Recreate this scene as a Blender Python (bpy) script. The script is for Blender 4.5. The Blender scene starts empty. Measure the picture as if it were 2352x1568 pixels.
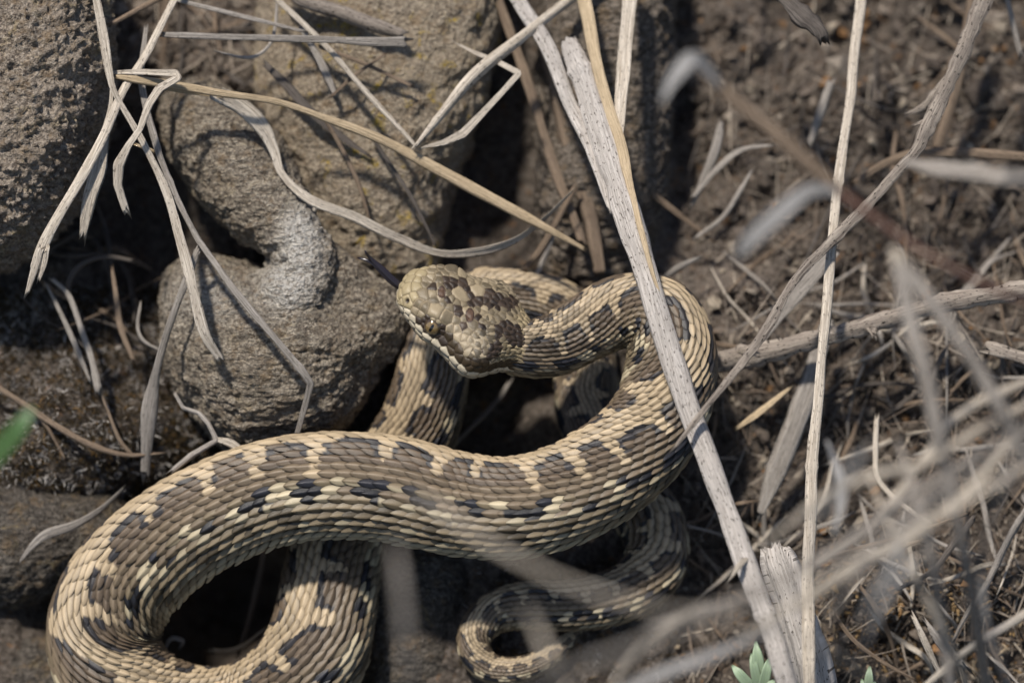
import bpy, math, random
import numpy as np
from mathutils import Vector, Matrix

# ------------------------------------------------------------------ layout frame
# All layout is done in centimetres in a frame tilted like the bank the snake lies on:
# u to the right, v up the bank, w out of the bank. W() turns it into world metres.
PITCH = math.radians(42.0)
DIST = 90.0                       # camera distance from the w = 0 plane, cm
PXCM = 84.0                       # layout units per cm on the w = 0 plane
AX = np.array([[1, 0, 0],
               [0, math.sin(PITCH), math.cos(PITCH)],
               [0, -math.cos(PITCH), math.sin(PITCH)]], float)
UPV = AX[:, 2].copy()             # world up, expressed in u, v, w
LIFT = np.array([0, 0, 0.30])

def W(p):
    return (np.asarray(p, float) @ AX) * 0.01 + LIFT

def P(x, y, w):
    k = (DIST - w) / DIST / PXCM
    return np.array([(x - 1176.0) * k, (784.0 - y) * k, w], float)

def PA(a):
    return np.array([P(*q[:3]) for q in a])

def unit(a):
    a = np.asarray(a, float)
    return a / np.maximum(np.linalg.norm(a, axis=-1, keepdims=True), 1e-9)

scene = bpy.context.scene
col = scene.collection
rng = np.random.default_rng(11)
random.seed(5)

# ------------------------------------------------------------------ camera
FOCUS_W = 4.3
cam_d = bpy.data.cameras.new('camera')
cam = bpy.data.objects.new('camera', cam_d)
col.objects.link(cam)
cam.location = Vector(W((0, 0, DIST)))
cam.rotation_euler = (math.pi / 2 - PITCH, 0, 0)
cam_d.sensor_width = 36.0
cam_d.lens = 36.0 * DIST / 28.0
cam_d.clip_start = 0.01
cam_d.clip_end = 100.0
cam_d.dof.use_dof = True
cam_d.dof.focus_distance = (DIST - FOCUS_W) * 0.01
cam_d.dof.aperture_fstop = 5.6
scene.camera = cam

# ------------------------------------------------------------------ sky, sun, exposure
SUN_UVW = unit(np.array([-0.24, 0.62, 0.75]))
sv = SUN_UVW @ AX
world = bpy.data.worlds.new('World')
scene.world = world
world.use_nodes = True
wn = world.node_tree.nodes
wl = world.node_tree.links
wn.clear()
sky = wn.new('ShaderNodeTexSky')
sky.sky_type = 'NISHITA'
sky.sun_disc = False
sky.sun_elevation = math.asin(sv[2])
sky.sun_rotation = math.atan2(sv[0], sv[1])
bg = wn.new('ShaderNodeBackground')
bg.inputs['Strength'].default_value = 0.085
wo = wn.new('ShaderNodeOutputWorld')
wl.new(sky.outputs[0], bg.inputs[0])
wl.new(bg.outputs[0], wo.inputs[0])
sun_d = bpy.data.lights.new('sun', 'SUN')
sun_d.energy = 3.9
sun_d.angle = math.radians(4.0)
sun_d.color = (1.0, 0.94, 0.85)
sun = bpy.data.objects.new('sun', sun_d)
col.objects.link(sun)
sun.location = (0, 0, 3)
sun.rotation_euler = Vector(sv).to_track_quat('Z', 'Y').to_euler()
vs = scene.view_settings
vs.view_transform = 'Standard'
vs.look = 'None'
vs.exposure = 0.45
vs.gamma = 1.0
vs.use_curve_mapping = False
scene.cycles.max_bounces = 6

# ------------------------------------------------------------------ noise
_perm = np.random.default_rng(3).permutation(256)
_val = np.random.default_rng(4).random(256) * 2 - 1

def vnoise(p):
    p = np.asarray(p, float)
    i = np.floor(p).astype(int)
    f = p - i
    f = f * f * f * (f * (f * 6 - 15) + 10)
    i &= 255
    def h(dx, dy, dz):
        a = _perm[(i[:, 0] + dx) & 255]
        b = _perm[(a + i[:, 1] + dy) & 255]
        return _val[_perm[(b + i[:, 2] + dz) & 255]]
    x, y, z = f[:, 0], f[:, 1], f[:, 2]
    def lx(dy, dz):
        return h(0, dy, dz) * (1 - x) + h(1, dy, dz) * x
    def ly(dz):
        return lx(0, dz) * (1 - y) + lx(1, dz) * y
    return ly(0) * (1 - z) + ly(1) * z

def fbm(p, octaves=4, gain=0.5):
    p = np.asarray(p, float)
    s = 0
    a = 1.0
    for k in range(octaves):
        s = s + a * vnoise(p * (2.03 ** k) + 17.3 * k)
        a *= gain
    return s

# ------------------------------------------------------------------ node helpers
class NT:
    def __init__(self, name):
        self.m = bpy.data.materials.new(name)
        self.m.use_nodes = True
        self.t = self.m.node_tree
        self.t.nodes.clear()
        self.out = self.t.nodes.new('ShaderNodeOutputMaterial')
        self.b = self.t.nodes.new('ShaderNodeBsdfPrincipled')
        self.t.links.new(self.b.outputs[0], self.out.inputs[0])
    def n(self, typ, ins=None, **kw):
        x = self.t.nodes.new(typ)
        for k, v in kw.items():
            setattr(x, k, v)
        for k, v in (ins or {}).items():
            s = x.inputs[k]
            if isinstance(v, bpy.types.NodeSocket):
                self.t.links.new(v, s)
            else:
                s.default_value = v
        return x
    def set(self, key, v):
        s = self.b.inputs[key]
        if isinstance(v, bpy.types.NodeSocket):
            self.t.links.new(v, s)
        else:
            s.default_value = v
    def mapped(self, src, scale, rot=(0, 0, 0)):
        m = self.n('ShaderNodeMapping', {'Vector': src})
        m.inputs['Scale'].default_value = scale
        m.inputs['Rotation'].default_value = rot
        return m.outputs[0]
    def noise(self, vec, scale, detail=4, rough=0.55, dist=0.0):
        x = self.n('ShaderNodeTexNoise', {'Vector': vec, 'Scale': scale, 'Detail': detail, 'Roughness': rough, 'Distortion': dist})
        return x.outputs[0]
    def ramp(self, fac, stops, interp='LINEAR'):
        r = self.n('ShaderNodeValToRGB', {0: fac})
        e = r.color_ramp.elements
        r.color_ramp.interpolation = interp
        while len(e) < len(stops):
            e.new(0.5)
        for k, (pos, c) in enumerate(stops):
            e[k].position = pos
            e[k].color = (*c, 1) if len(c) == 3 else c
        return r.outputs[0]
    def mix(self, fac, a, b, mode='MIX'):
        x = self.n('ShaderNodeMix', data_type='RGBA', blend_type=mode)
        for s, v in ((x.inputs[0], fac), (x.inputs[6], a), (x.inputs[7], b)):
            if isinstance(v, bpy.types.NodeSocket):
                self.t.links.new(v, s)
            else:
                s.default_value = v if not isinstance(v, tuple) or len(v) == 4 else (*v, 1)
        return x.outputs[2]
    def math(self, op, a, b=0.0, clamp=False):
        x = self.n('ShaderNodeMath', operation=op, use_clamp=clamp)
        for s, v in ((x.inputs[0], a), (x.inputs[1], b)):
            if isinstance(v, bpy.types.NodeSocket):
                self.t.links.new(v, s)
            else:
                s.default_value = v
        return x.outputs[0]
    def bump(self, h, dist, strength=1.0, normal=None):
        ins = {'Height': h, 'Distance': dist, 'Strength': strength}
        if normal is not None:
            ins['Normal'] = normal
        return self.n('ShaderNodeBump', ins).outputs[0]

def g(v):
    return (v, v, v)

def straw_mat(name, light, dark, speck=0.5, rough=0.62, streak=0.55, speckcol=(0.05, 0.04, 0.032)):
    t = NT(name)
    uv = t.n('ShaderNodeUVMap').outputs[0]
    oi = t.n('ShaderNodeObjectInfo')
    off = t.n('ShaderNodeCombineXYZ', {0: t.math('MULTIPLY', oi.outputs['Random'], 71.0), 1: t.math('MULTIPLY', oi.outputs['Random'], 37.0)}).outputs[0]
    v = t.n('ShaderNodeVectorMath', {0: uv, 1: off}, operation='ADD').outputs[0]
    fib = t.noise(t.mapped(v, (26, 0.9, 1)), 1.0, 5, 0.65)
    fine = t.noise(t.mapped(v, (70, 3.0, 1)), 1.0, 3, 0.6)
    blot = t.noise(t.mapped(v, (2.2, 1.1, 1)), 1.0, 3, 0.6)
    c = t.mix(t.ramp(fib, [(0.38, g(0)), (0.60, g(1))]), dark, light)
    mid = tuple(0.45 * a + 0.55 * b for a, b in zip(light, dark))
    c = t.mix(t.ramp(blot, [(0.42, g(0)), (0.72, g(streak))]), c, mid)
    c = t.mix(t.ramp(fine, [(0.25, g(0.45)), (0.5, g(0))]), c, tuple(0.6 * a for a in dark))
    sp = t.noise(t.mapped(v, (17, 7.0, 1)), 1.0, 2, 0.5)
    c = t.mix(t.ramp(sp, [(0.61, g(0)), (0.66, g(speck))]), c, speckcol)
    val = t.math('ADD', t.math('MULTIPLY', oi.outputs['Random'], 0.34), 0.83)
    c = t.mix(1.0, c, t.n('ShaderNodeCombineColor', {0: val, 1: val, 2: val}).outputs[0], 'MULTIPLY')
    t.set('Base Color', c)
    t.set('Roughness', rough)
    t.set('Specular IOR Level', 0.28)
    t.set('Normal', t.bump(t.math('ADD', fib, t.math('MULTIPLY', fine, 0.5)), 0.0006, 1.0))
    return t.m

def rock_mat(name, dark, mid, light, strata=None, yellow=0.4, scale=1.0, patch=None):
    t = NT(name)
    oc = t.n('ShaderNodeTexCoord').outputs['Object']
    v = t.mapped(oc, (100 * scale,) * 3)
    big = t.noise(v, 0.9, 5, 0.6, 0.4)
    grain = t.noise(v, 9.0, 6, 0.7)
    fine = t.noise(v, 32.0, 4, 0.7)
    pits = t.n('ShaderNodeTexVoronoi', {'Vector': v, 'Scale': 11.0, 'Randomness': 1.0}).outputs['Distance']
    c = t.mix(t.ramp(grain, [(0.41, g(0)), (0.58, g(1))]), dark, light)
    c = t.mix(t.ramp(big, [(0.40, g(0)), (0.64, g(0.6))]), c, mid)
    c = t.mix(t.ramp(fine, [(0.34, g(0.75)), (0.49, g(0))]), c, tuple(0.4 * a for a in dark))
    warm = t.noise(v, 2.3, 4, 0.7)
    c = t.mix(t.ramp(warm, [(0.52, g(0)), (0.66, g(0.6))]), c, (0.25, 0.17, 0.095))
    yl = t.math('MULTIPLY', t.ramp(t.noise(v, 1.7, 3, 0.6, 0.8), [(0.58, g(0)), (0.66, g(1))]), t.ramp(grain, [(0.42, g(0)), (0.58, g(1))]))
    c = t.mix(t.math('MULTIPLY', yl, yellow), c, (0.42, 0.29, 0.04))
    h = t.math('ADD', t.math('MULTIPLY', grain, 1.0), t.math('MULTIPLY', fine, 0.35))
    h = t.math('ADD', h, t.math('MULTIPLY', pits, 0.5))
    if strata:
        s = t.noise(t.mapped(oc, tuple(100 * q for q in strata)), 1.0, 4, 0.6, 0.3)
        h = t.math('ADD', h, t.math('MULTIPLY', s, 1.6))
        c = t.mix(t.ramp(s, [(0.36, g(0.65)), (0.54, g(0))]), c, tuple(0.5 * a for a in dark))
    li = t.n('ShaderNodeAttribute', attribute_name='lichen').outputs['Fac']
    wl_ = t.math('MULTIPLY', li, t.ramp(grain, [(0.40, g(0.25)), (0.56, g(1))]))
    wl_ = t.math('MULTIPLY', wl_, t.ramp(fine, [(0.30, g(0.35)), (0.48, g(1))]))
    c = t.mix(wl_, c, (0.70, 0.66, 0.60))
    t.set('Base Color', c)
    t.set('Roughness', 0.92)
    t.set('Specular IOR Level', 0.2)
    t.set('Normal', t.bump(h, 0.0020, 1.0))
    return t.m

def attr_mat(name, rough=0.85, noise=0.35, scale=30.0, bump=0.0004, spec=0.2, sss=0.0):
    t = NT(name)
    oc = t.n('ShaderNodeTexCoord').outputs['Object']
    v = t.mapped(oc, (100,) * 3)
    c = t.n('ShaderNodeVertexColor', layer_name='Col').outputs[0]
    nz = t.noise(v, scale, 4, 0.65)
    f = t.ramp(nz, [(0.3, g(1 - noise)), (0.7, g(1 + noise * 0.4))])
    t.set('Base Color', t.mix(1.0, c, f, 'MULTIPLY'))
    t.set('Roughness', rough)
    t.set('Specular IOR Level', spec)
    t.set('Normal', t.bump(nz, bump, 0.8))
    return t.m

def soil_mat():
    t = NT('bank_soil')
    oc = t.n('ShaderNodeTexCoord').outputs['Object']
    v = t.mapped(oc, (100,) * 3)
    a = t.noise(v, 1.1, 5, 0.65, 0.5)
    b = t.noise(v, 6.0, 6, 0.7)
    f = t.noise(v, 24.0, 4, 0.7)
    c = t.ramp(b, [(0.30, (0.055, 0.044, 0.036)), (0.47, (0.14, 0.115, 0.095)), (0.64, (0.26, 0.22, 0.185))])
    c = t.mix(t.ramp(a, [(0.50, g(0)), (0.64, g(0.75))]), c, (0.05, 0.04, 0.034))
    o = t.noise(v, 3.1, 3, 0.6)
    c = t.mix(t.ramp(o, [(0.60, g(0)), (0.68, g(0.6))]), c, (0.26, 0.14, 0.065))
    c = t.mix(t.ramp(f, [(0.3, g(0.7)), (0.5, g(0))]), c, (0.02, 0.015, 0.012))
    dry = t.n('ShaderNodeAttribute', attribute_name='lichen').outputs['Fac']
    c = t.mix(t.math('MULTIPLY', dry, t.ramp(b, [(0.36, g(0.3)), (0.52, g(1))])), c, (0.30, 0.25, 0.21))
    t.set('Base Color', c)
    t.set('Roughness', 0.95)
    t.set('Specular IOR Level', 0.1)
    t.set('Normal', t.bump(t.math('ADD', b, t.math('MULTIPLY', f, 0.5)), 0.0016, 1.0))
    return t.m

def leaf_mat(name, c1, c2):
    t = NT(name)
    uv = t.n('ShaderNodeUVMap').outputs[0]
    s = t.noise(t.mapped(uv, (22, 1.5, 1)), 1.0, 3)
    t.set('Base Color', t.mix(s, c1, c2))
    t.set('Roughness', 0.5)
    t.set('Subsurface Weight', 0.15)
    t.set('Subsurface Radius', (0.002, 0.003, 0.001))
    t.set('Normal', t.bump(s, 0.0003, 0.6))
    return t.m

M = {
    'stalk': straw_mat('weathered_stalk', (0.60, 0.55, 0.505), (0.30, 0.265, 0.235), 0.9, 0.7),
    'pale': straw_mat('pale_straw', (0.66, 0.585, 0.49), (0.33, 0.275, 0.215), 0.55),
    'grey': straw_mat('grey_straw', (0.40, 0.36, 0.32), (0.20, 0.175, 0.15), 0.45),
    'gold': straw_mat('golden_straw', (0.62, 0.485, 0.32), (0.38, 0.285, 0.175), 0.25, 0.5),
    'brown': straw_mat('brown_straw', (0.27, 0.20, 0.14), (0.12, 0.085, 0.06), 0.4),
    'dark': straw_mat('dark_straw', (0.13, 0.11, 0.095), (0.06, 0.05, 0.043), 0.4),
    'ash': straw_mat('ash_grey_straw', (0.40, 0.385, 0.37), (0.25, 0.24, 0.23), 0.2),
    'red': straw_mat('russet_stem', (0.13, 0.07, 0.05), (0.085, 0.05, 0.04), 0.3),
    'bark': straw_mat('twig_bark', (0.43, 0.37, 0.31), (0.15, 0.12, 0.10), 1.0, 0.85, 0.6, (0.025, 0.02, 0.016)),
    'leaf': leaf_mat('soft_green_leaf', (0.20, 0.27, 0.16), (0.30, 0.38, 0.26)),
    'blade': leaf_mat('green_blade', (0.045, 0.10, 0.03), (0.08, 0.15, 0.05)),
    'soil': soil_mat(),
    'crumb': attr_mat('soil_crumb', 0.95, 0.5, 22.0, 0.0005, 0.1),
    'moss': attr_mat('moss_tuft', 0.8, 0.2, 40.0, 0.0001, 0.1),
    'litter': attr_mat('litter_fibre', 0.7, 0.3, 30.0, 0.0002, 0.2),
    'snake': attr_mat('snake_skin', 0.38, 0.16, 45.0, 0.00012, 0.38),
    'rock_left': rock_mat('rough_boulder', (0.15, 0.118, 0.095), (0.38, 0.315, 0.25), (0.56, 0.475, 0.385), None, 0.3),
    'rock_nose': rock_mat('banded_boulder', (0.15, 0.12, 0.092), (0.37, 0.31, 0.24), (0.58, 0.50, 0.395), (2.2, 7.5, 7.5), 0.15),
    'rock_col': rock_mat('lichen_boulder', (0.19, 0.15, 0.11), (0.40, 0.325, 0.235), (0.52, 0.435, 0.33), None, 1.0),
    'rock_str': rock_mat('layered_rock', (0.09, 0.075, 0.06), (0.26, 0.215, 0.175), (0.40, 0.335, 0.27), (1.4, 8.0, 8.0), 0.0),
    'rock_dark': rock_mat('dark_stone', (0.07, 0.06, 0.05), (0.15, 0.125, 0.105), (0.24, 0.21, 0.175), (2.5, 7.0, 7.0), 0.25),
}

# ------------------------------------------------------------------ mesh helpers
def mesh_obj(name, v, f, mat, parent=None, origin=None, uv=None, colr=None, fl=None, smooth=True):
    """v in layout cm; faces list / array of index rows; one mesh object, world metres."""
    wv = W(v)
    if parent is not None:
        org = np.array(parent.location)
    elif origin is not None:
        org = W(origin)
    else:
        org = np.array([wv[:, 0].mean(), wv[:, 1].mean(), wv[:, 2].min()])
    me = bpy.data.meshes.new(name)
    lv = (wv - org).astype(np.float32)
    if isinstance(f, np.ndarray) and f.ndim == 2:
        n, k = f.shape
        me.vertices.add(len(lv))
        me.vertices.foreach_set('co', lv.ravel())
        me.loops.add(n * k)
        me.loops.foreach_set('vertex_index', f.astype(np.int32).ravel())
        me.polygons.add(n)
        me.polygons.foreach_set('loop_start', np.arange(0, n * k, k, dtype=np.int32))
        me.update(calc_edges=True)
    else:
        me.from_pydata(lv.tolist(), [], [list(map(int, q)) for q in f])
    me.polygons.foreach_set('use_smooth', np.full(len(me.polygons), smooth))
    if uv is not None:
        l = me.uv_layers.new(name='UVMap')
        li = np.empty(len(me.loops), np.int32)
        me.loops.foreach_get('vertex_index', li)
        l.data.foreach_set('uv', np.asarray(uv, np.float32)[li].ravel())
    if colr is not None:
        a = me.color_attributes.new('Col', 'FLOAT_COLOR', 'POINT')
        c4 = np.ones((len(lv), 4), np.float32)
        c4[:, :3] = colr
        a.data.foreach_set('color', c4.ravel())
    if fl is not None:
        a = me.attributes.new('lichen', 'FLOAT', 'POINT')
        a.data.foreach_set('value', np.asarray(fl, np.float32))
    me.validate()
    me.materials.append(mat)
    o = bpy.data.objects.new(name, me)
    col.objects.link(o)
    o.location = Vector(org) if parent is None else Vector((0, 0, 0))
    if parent is not None:
        o.parent = parent
    return o

def tag(o, label=None, cat=None, group=None, kind=None):
    for k, v in (('label', label), ('category', cat), ('group', group), ('kind', kind)):
        if v:
            o[k] = v
    return o

def empty(name, p):
    o = bpy.data.objects.new(name, None)
    col.objects.link(o)
    o.empty_display_size = 0.01
    o.location = Vector(W(p))
    return o

def quads(n, m, wrap=False, off=0):
    i = np.arange(n - 1)[:, None]
    j = np.arange(m if wrap else m - 1)[None, :]
    j2 = (j + 1) % m
    return np.stack([i * m + j, i * m + j2, (i + 1) * m + j2, (i + 1) * m + j], -1).reshape(-1, 4) + off

def spline(pts, n, per=24):
    """centripetal-ish Catmull-Rom through rows of pts, resampled evenly by the first three columns"""
    p = np.asarray(pts, float)
    if len(p) == 2:
        s = np.linspace(0, 1, n)[:, None]
        return p[0] * (1 - s) + p[1] * s
    q = np.vstack([2 * p[0] - p[1], p, 2 * p[-1] - p[-2]])
    out = []
    for k in range(1, len(q) - 2):
        t = np.linspace(0, 1, per, endpoint=False)[:, None]
        a, b, c, d = q[k - 1], q[k], q[k + 1], q[k + 2]
        out.append(0.5 * ((2 * b) + (-a + c) * t + (2 * a - 5 * b + 4 * c - d) * t ** 2 + (-a + 3 * b - 3 * c + d) * t ** 3))
    out.append(p[-1:])
    o = np.vstack(out)
    s = np.r_[0, np.cumsum(np.linalg.norm(np.diff(o[:, :3], axis=0), axis=1))]
    x = np.linspace(0, s[-1], n)
    return np.stack([np.interp(x, s, o[:, k]) for k in range(o.shape[1])], 1)

def stem_geo(pts, widths, flat=0.9, seed=0, wob=0.03, ridge=0.11, knob=0.0, fray=0.12, turn=0.0, sides=12, sharp=False, nodes=(), cup=0.0, fork=0.0):
    """A stalk, straw or blade along a path of layout points (x, y, w); widths in layout units."""
    r = np.random.default_rng(seed + 1000)
    c3 = PA(pts)
    wd = np.interp(np.linspace(0, 1, len(pts)), np.linspace(0, 1, len(widths)), widths)
    half = np.array([q / 2 / PXCM * (DIST - p[2]) / DIST for q, p in zip(wd, pts)])
    dat = np.column_stack([c3, half])
    ln = np.linalg.norm(np.diff(c3, axis=0), axis=1).sum()
    n = int(np.clip(ln / 0.09, 14, 260))
    if sharp:
        cs = np.r_[0, np.cumsum(np.linalg.norm(np.diff(c3, axis=0), axis=1))]
        x = np.unique(np.r_[np.linspace(0, cs[-1], n), cs])
        d = np.stack([np.interp(x, cs, dat[:, k]) for k in range(4)], 1)
        ker = np.array([0.25, 0.5, 0.25])
        for k in range(4):
            d[1:-1, k] = np.convolve(d[:, k], ker, 'same')[1:-1]
    else:
        d = spline(dat, n)
    n = len(d)
    C, R = d[:, :3].copy(), np.maximum(d[:, 3], 0.004)
    s = np.r_[0, np.cumsum(np.linalg.norm(np.diff(C, axis=0), axis=1))]
    for k in range(3):
        C[:, k] += wob * R.mean() * 6 * vnoise(np.column_stack([s * 0.7 + 9.1 * k, np.full(n, seed * 3.7), np.zeros(n)]))
    T = unit(np.gradient(C, axis=0))
    N = np.array([0, 0.15, 1.0]) - T * (T @ np.array([0, 0.15, 1.0]))[:, None]
    N = unit(N)
    B = np.cross(T, N)
    tw = turn * np.linspace(0, 1, n) + 0.35 * vnoise(np.column_stack([s * 0.35, np.full(n, seed + 0.5), np.zeros(n)]))
    cN = np.cos(tw)[:, None] * N + np.sin(tw)[:, None] * B
    cB = -np.sin(tw)[:, None] * N + np.cos(tw)[:, None] * B
    ph = np.linspace(0, 2 * np.pi, sides, endpoint=False)
    rr = 1 + ridge * np.cos(ph * 3 + seed)[None, :] + ridge * r.normal(size=sides)[None, :]
    rr = rr * (1 + 0.10 * vnoise(np.column_stack([s * 1.3, np.full(n, seed + 7.0), np.zeros(n)])))[:, None]
    if knob:
        kn = vnoise(np.column_stack([np.repeat(s * 4.5, sides), np.tile(np.cos(ph) * 1.3, n) + seed, np.tile(np.sin(ph) * 1.3, n)])).reshape(n, sides)
        rr = rr * (1 + knob * kn) * (1 + knob * np.maximum(0, vnoise(np.column_stack([s * 1.9, np.full(n, seed + 3.3), np.zeros(n)])))[:, None])
    for t0 in nodes:
        rr = rr * (1 + 0.22 * np.exp(-((s / s[-1] - t0) * s[-1] / 0.10) ** 2))[:, None]
    X = (R[:, None] * rr * np.sin(ph)[None, :])
    Y = (R[:, None] * flat * rr * np.cos(ph)[None, :])
    if cup:
        Y = Y + cup * np.abs(X) - cup * 0.5 * R[:, None]
    V = C[:, None, :] + X[..., None] * cB[:, None, :] + Y[..., None] * cN[:, None, :]
    jag = r.normal(size=(2, sides)) * fray
    V[0] -= T[0] * (jag[0][:, None] * 1.0)
    V[-1] += T[-1] * (jag[1][:, None] * 1.0)
    v = V.reshape(-1, 3)
    f = [tuple(q) for q in quads(n, sides, True)]
    c0 = len(v)
    v = np.vstack([v, C[:1] + T[:1] * R[0] * 0.35, C[-1:] - T[-1:] * R[-1] * 0.35])
    for j in range(sides):
        f.append((c0, (j + 1) % sides, j))
        f.append((c0 + 1, (n - 1) * sides + j, (n - 1) * sides + (j + 1) % sides))
    # seam sits on the far side; width wise coordinate in cm, folded so front and back carry like grain
    au = (np.tile(np.sin(ph), n).reshape(n, sides) * R[:, None] * 1.4 + (np.cos(ph) > 0)[None, :] * 0.0)
    uv = np.column_stack([au.ravel(), np.repeat(s, sides)])
    uv = np.vstack([uv, [[0, 0]], [[0, s[-1]]]])
    return v, f, uv

def stem(name, label, mat, pts, widths, cat='straw', group=None, parent=None, **kw):
    v, f, uv = stem_geo(pts, widths, **kw)
    o = mesh_obj(name, v, f, M[mat], parent=parent, uv=uv)
    if parent is None:
        tag(o, label, cat, group)
    return o

# ------------------------------------------------------------------ the bank (terrain sheet)
def blob(u, v, x, y, rx, ry, w=0.0):
    c = P(x, y, w)
    return np.exp(-(((u - c[0]) * PXCM / rx) ** 2 + ((v - c[1]) * PXCM / ry) ** 2))

def ground(u, v):
    u = np.asarray(u, float).ravel()
    v = np.asarray(v, float).ravel()
    z = -0.21 * v - 1.1
    p = np.column_stack([u, v, np.zeros_like(u)])
    right = 1 / (1 + np.exp(-(u - 4.0) * 1.6))
    z = z + 0.75 * fbm(p * 0.33 + 3.0, 3) * (0.35 + 0.75 * right) + (0.16 + 0.26 * right) * fbm(p * 1.3, 4, 0.55)
    z = z - 1.2 * right / (1 + np.exp(-(v - 1.5) * 0.8))
    z = z + 0.9 * blob(u, v, 1680, 700, 190, 230) - 0.9 * blob(u, v, 1590, 330, 70, 260)
    z = z + 0.5 * blob(u, v, 1700, 1130, 120, 60) - 1.1 * blob(u, v, 1660, 1330, 160, 170)
    z = z - 9.0 * blob(u, v, 500, 1450, 280, 270) - 2.2 * blob(u, v, 1130, 960, 200, 160)  # pits sunk extra deep so the holes inside the coils stay dark
    z = z - 1.8 * blob(u, v, 330, 420, 90, 300) - 1.6 * blob(u, v, 1180, 430, 150, 260)
    z = z + 1.7 * blob(u, v, 180, 1000, 280, 170) + 0.5 * blob(u, v, 450, 90, 230, 110)
    z = z + 0.6 * blob(u, v, 2100, 1450, 330, 190)
    return z

def axis(lo, hi, step, far):
    a = list(np.arange(lo, hi + 1e-6, step))
    d = step
    while a[-1] < far:
        d *= 1.35
        a.append(a[-1] + d)
    d = step
    while a[0] > -far:
        d *= 1.35
        a.insert(0, a[0] - d)
    return np.array(a)

gu = axis(-17, 17, 0.062, 260)
gv = axis(-12, 12.5, 0.062, 260)
UU, VV = np.meshgrid(gu, gv)
ZZ = ground(UU, VV)
gp = np.column_stack([UU.ravel(), VV.ravel(), ZZ])
near = np.exp(-(np.maximum(np.abs(gp[:, 0]) - 17, 0) + np.maximum(np.abs(gp[:, 1]) - 12, 0)))
gp[:, 2] += near * 0.07 * fbm(np.column_stack([gp[:, :2] * 5.0, gp[:, 2] * 5.0]), 3, 0.6)
dry = 0.75 * blob(gp[:, 0], gp[:, 1], 1690, 700, 170, 190) + 0.6 * blob(gp[:, 0], gp[:, 1], 1740, 1130, 130, 70) + 0.7 * blob(gp[:, 0], gp[:, 1], 480, 80, 230, 110) + 0.4 * blob(gp[:, 0], gp[:, 1], 1700, 120, 150, 150)
tag(mesh_obj('ground', gp, quads(len(gv), len(gu)), M['soil'], fl=np.clip(dry, 0, 1)), kind='structure')

# ------------------------------------------------------------------ rocks
def pillow(outline, wc, tf, tb, p=2.2, q=2.0, center=None, n=96, m=26):
    o = np.array(outline, float)
    c = np.array(center if center else o.mean(0), float)
    d = np.vstack([o, o[:1]])
    # closed smooth outline, resampled
    e = np.vstack([o[-2:], o, o[:3]])
    sp = spline(np.column_stack([e, np.zeros(len(e))]), 900)
    k0 = np.argmin(((sp[:450, :2] - o[0]) ** 2).sum(1))
    k1 = 450 + np.argmin(((sp[450:, :2] - o[0]) ** 2).sum(1))
    sp = sp[k0:k1, :2]
    s = np.r_[0, np.cumsum(np.linalg.norm(np.diff(sp, axis=0), axis=1))]
    x = np.linspace(0, s[-1], n, endpoint=False)
    b = np.stack([np.interp(x, s, sp[:, k]) for k in range(2)], 1)
    V, F = [], []
    rad = np.sin(np.linspace(0, np.pi / 2, m))
    for sgn, T in ((1, tf), (-1, tb)):
        off = len(V) * 0
        rows = []
        for r in rad:
            xy = c + (b - c) * max(r, 1e-3)
            ww = wc + sgn * T * max(0.0, 1 - r ** p) ** (1 / q)
            rows.append([P(xx, yy, ww) for xx, yy in xy])
        V.append(np.array(rows))
    v = np.vstack([V[0].reshape(-1, 3), V[1].reshape(-1, 3)])
    f1 = quads(m, n, True)
    f2 = quads(m, n, True, m * n)[:, ::-1]
    return v, np.vstack([f1, f2])

def ball(x, y, w, r, fx=1.0):
    n, m = 16, 24
    a = np.linspace(0, np.pi, n)
    b = np.linspace(0, 2 * np.pi, m, endpoint=False)
    c = P(x, y, w)
    R = r / PXCM
    v = np.array([[c[0] + R * math.sin(i) * math.cos(j), c[1] + R * math.sin(i) * math.sin(j), c[2] + fx * R * math.cos(i)] for i in a for j in b])
    return v, quads(n, m, True)

def tube_balls(pts, k=6):
    s = spline(np.array(pts, float), k * len(pts))
    return [ball(*q) for q in s]

def remesh(parts, voxel, smooth=0):
    v = np.vstack([p[0] for p in parts])
    off = np.cumsum([0] + [len(p[0]) for p in parts[:-1]])
    f = np.vstack([p[1] + o for p, o in zip(parts, off)])
    me = bpy.data.meshes.new('tmp')
    me.from_pydata(v.tolist(), [], f.tolist())
    o = bpy.data.objects.new('tmp', me)
    col.objects.link(o)
    md = o.modifiers.new('r', 'REMESH')
    md.mode = 'VOXEL'
    md.voxel_size = voxel
    if smooth:
        ms = o.modifiers.new('s', 'SMOOTH')
        ms.factor = 0.5
        ms.iterations = smooth
    dg = bpy.context.evaluated_depsgraph_get()
    ev = o.evaluated_get(dg)
    m2 = ev.to_mesh()
    vv = np.empty(len(m2.vertices) * 3)
    m2.vertices.foreach_get('co', vv)
    nn = np.empty(len(m2.vertices) * 3)
    m2.vertices.foreach_get('normal', nn)
    ff = np.array([tuple(p.vertices) for p in m2.polygons if len(p.vertices) == 4])
    ev.to_mesh_clear()
    bpy.data.objects.remove(o)
    bpy.data.meshes.remove(me)
    return vv.reshape(-1, 3), nn.reshape(-1, 3), ff

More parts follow.
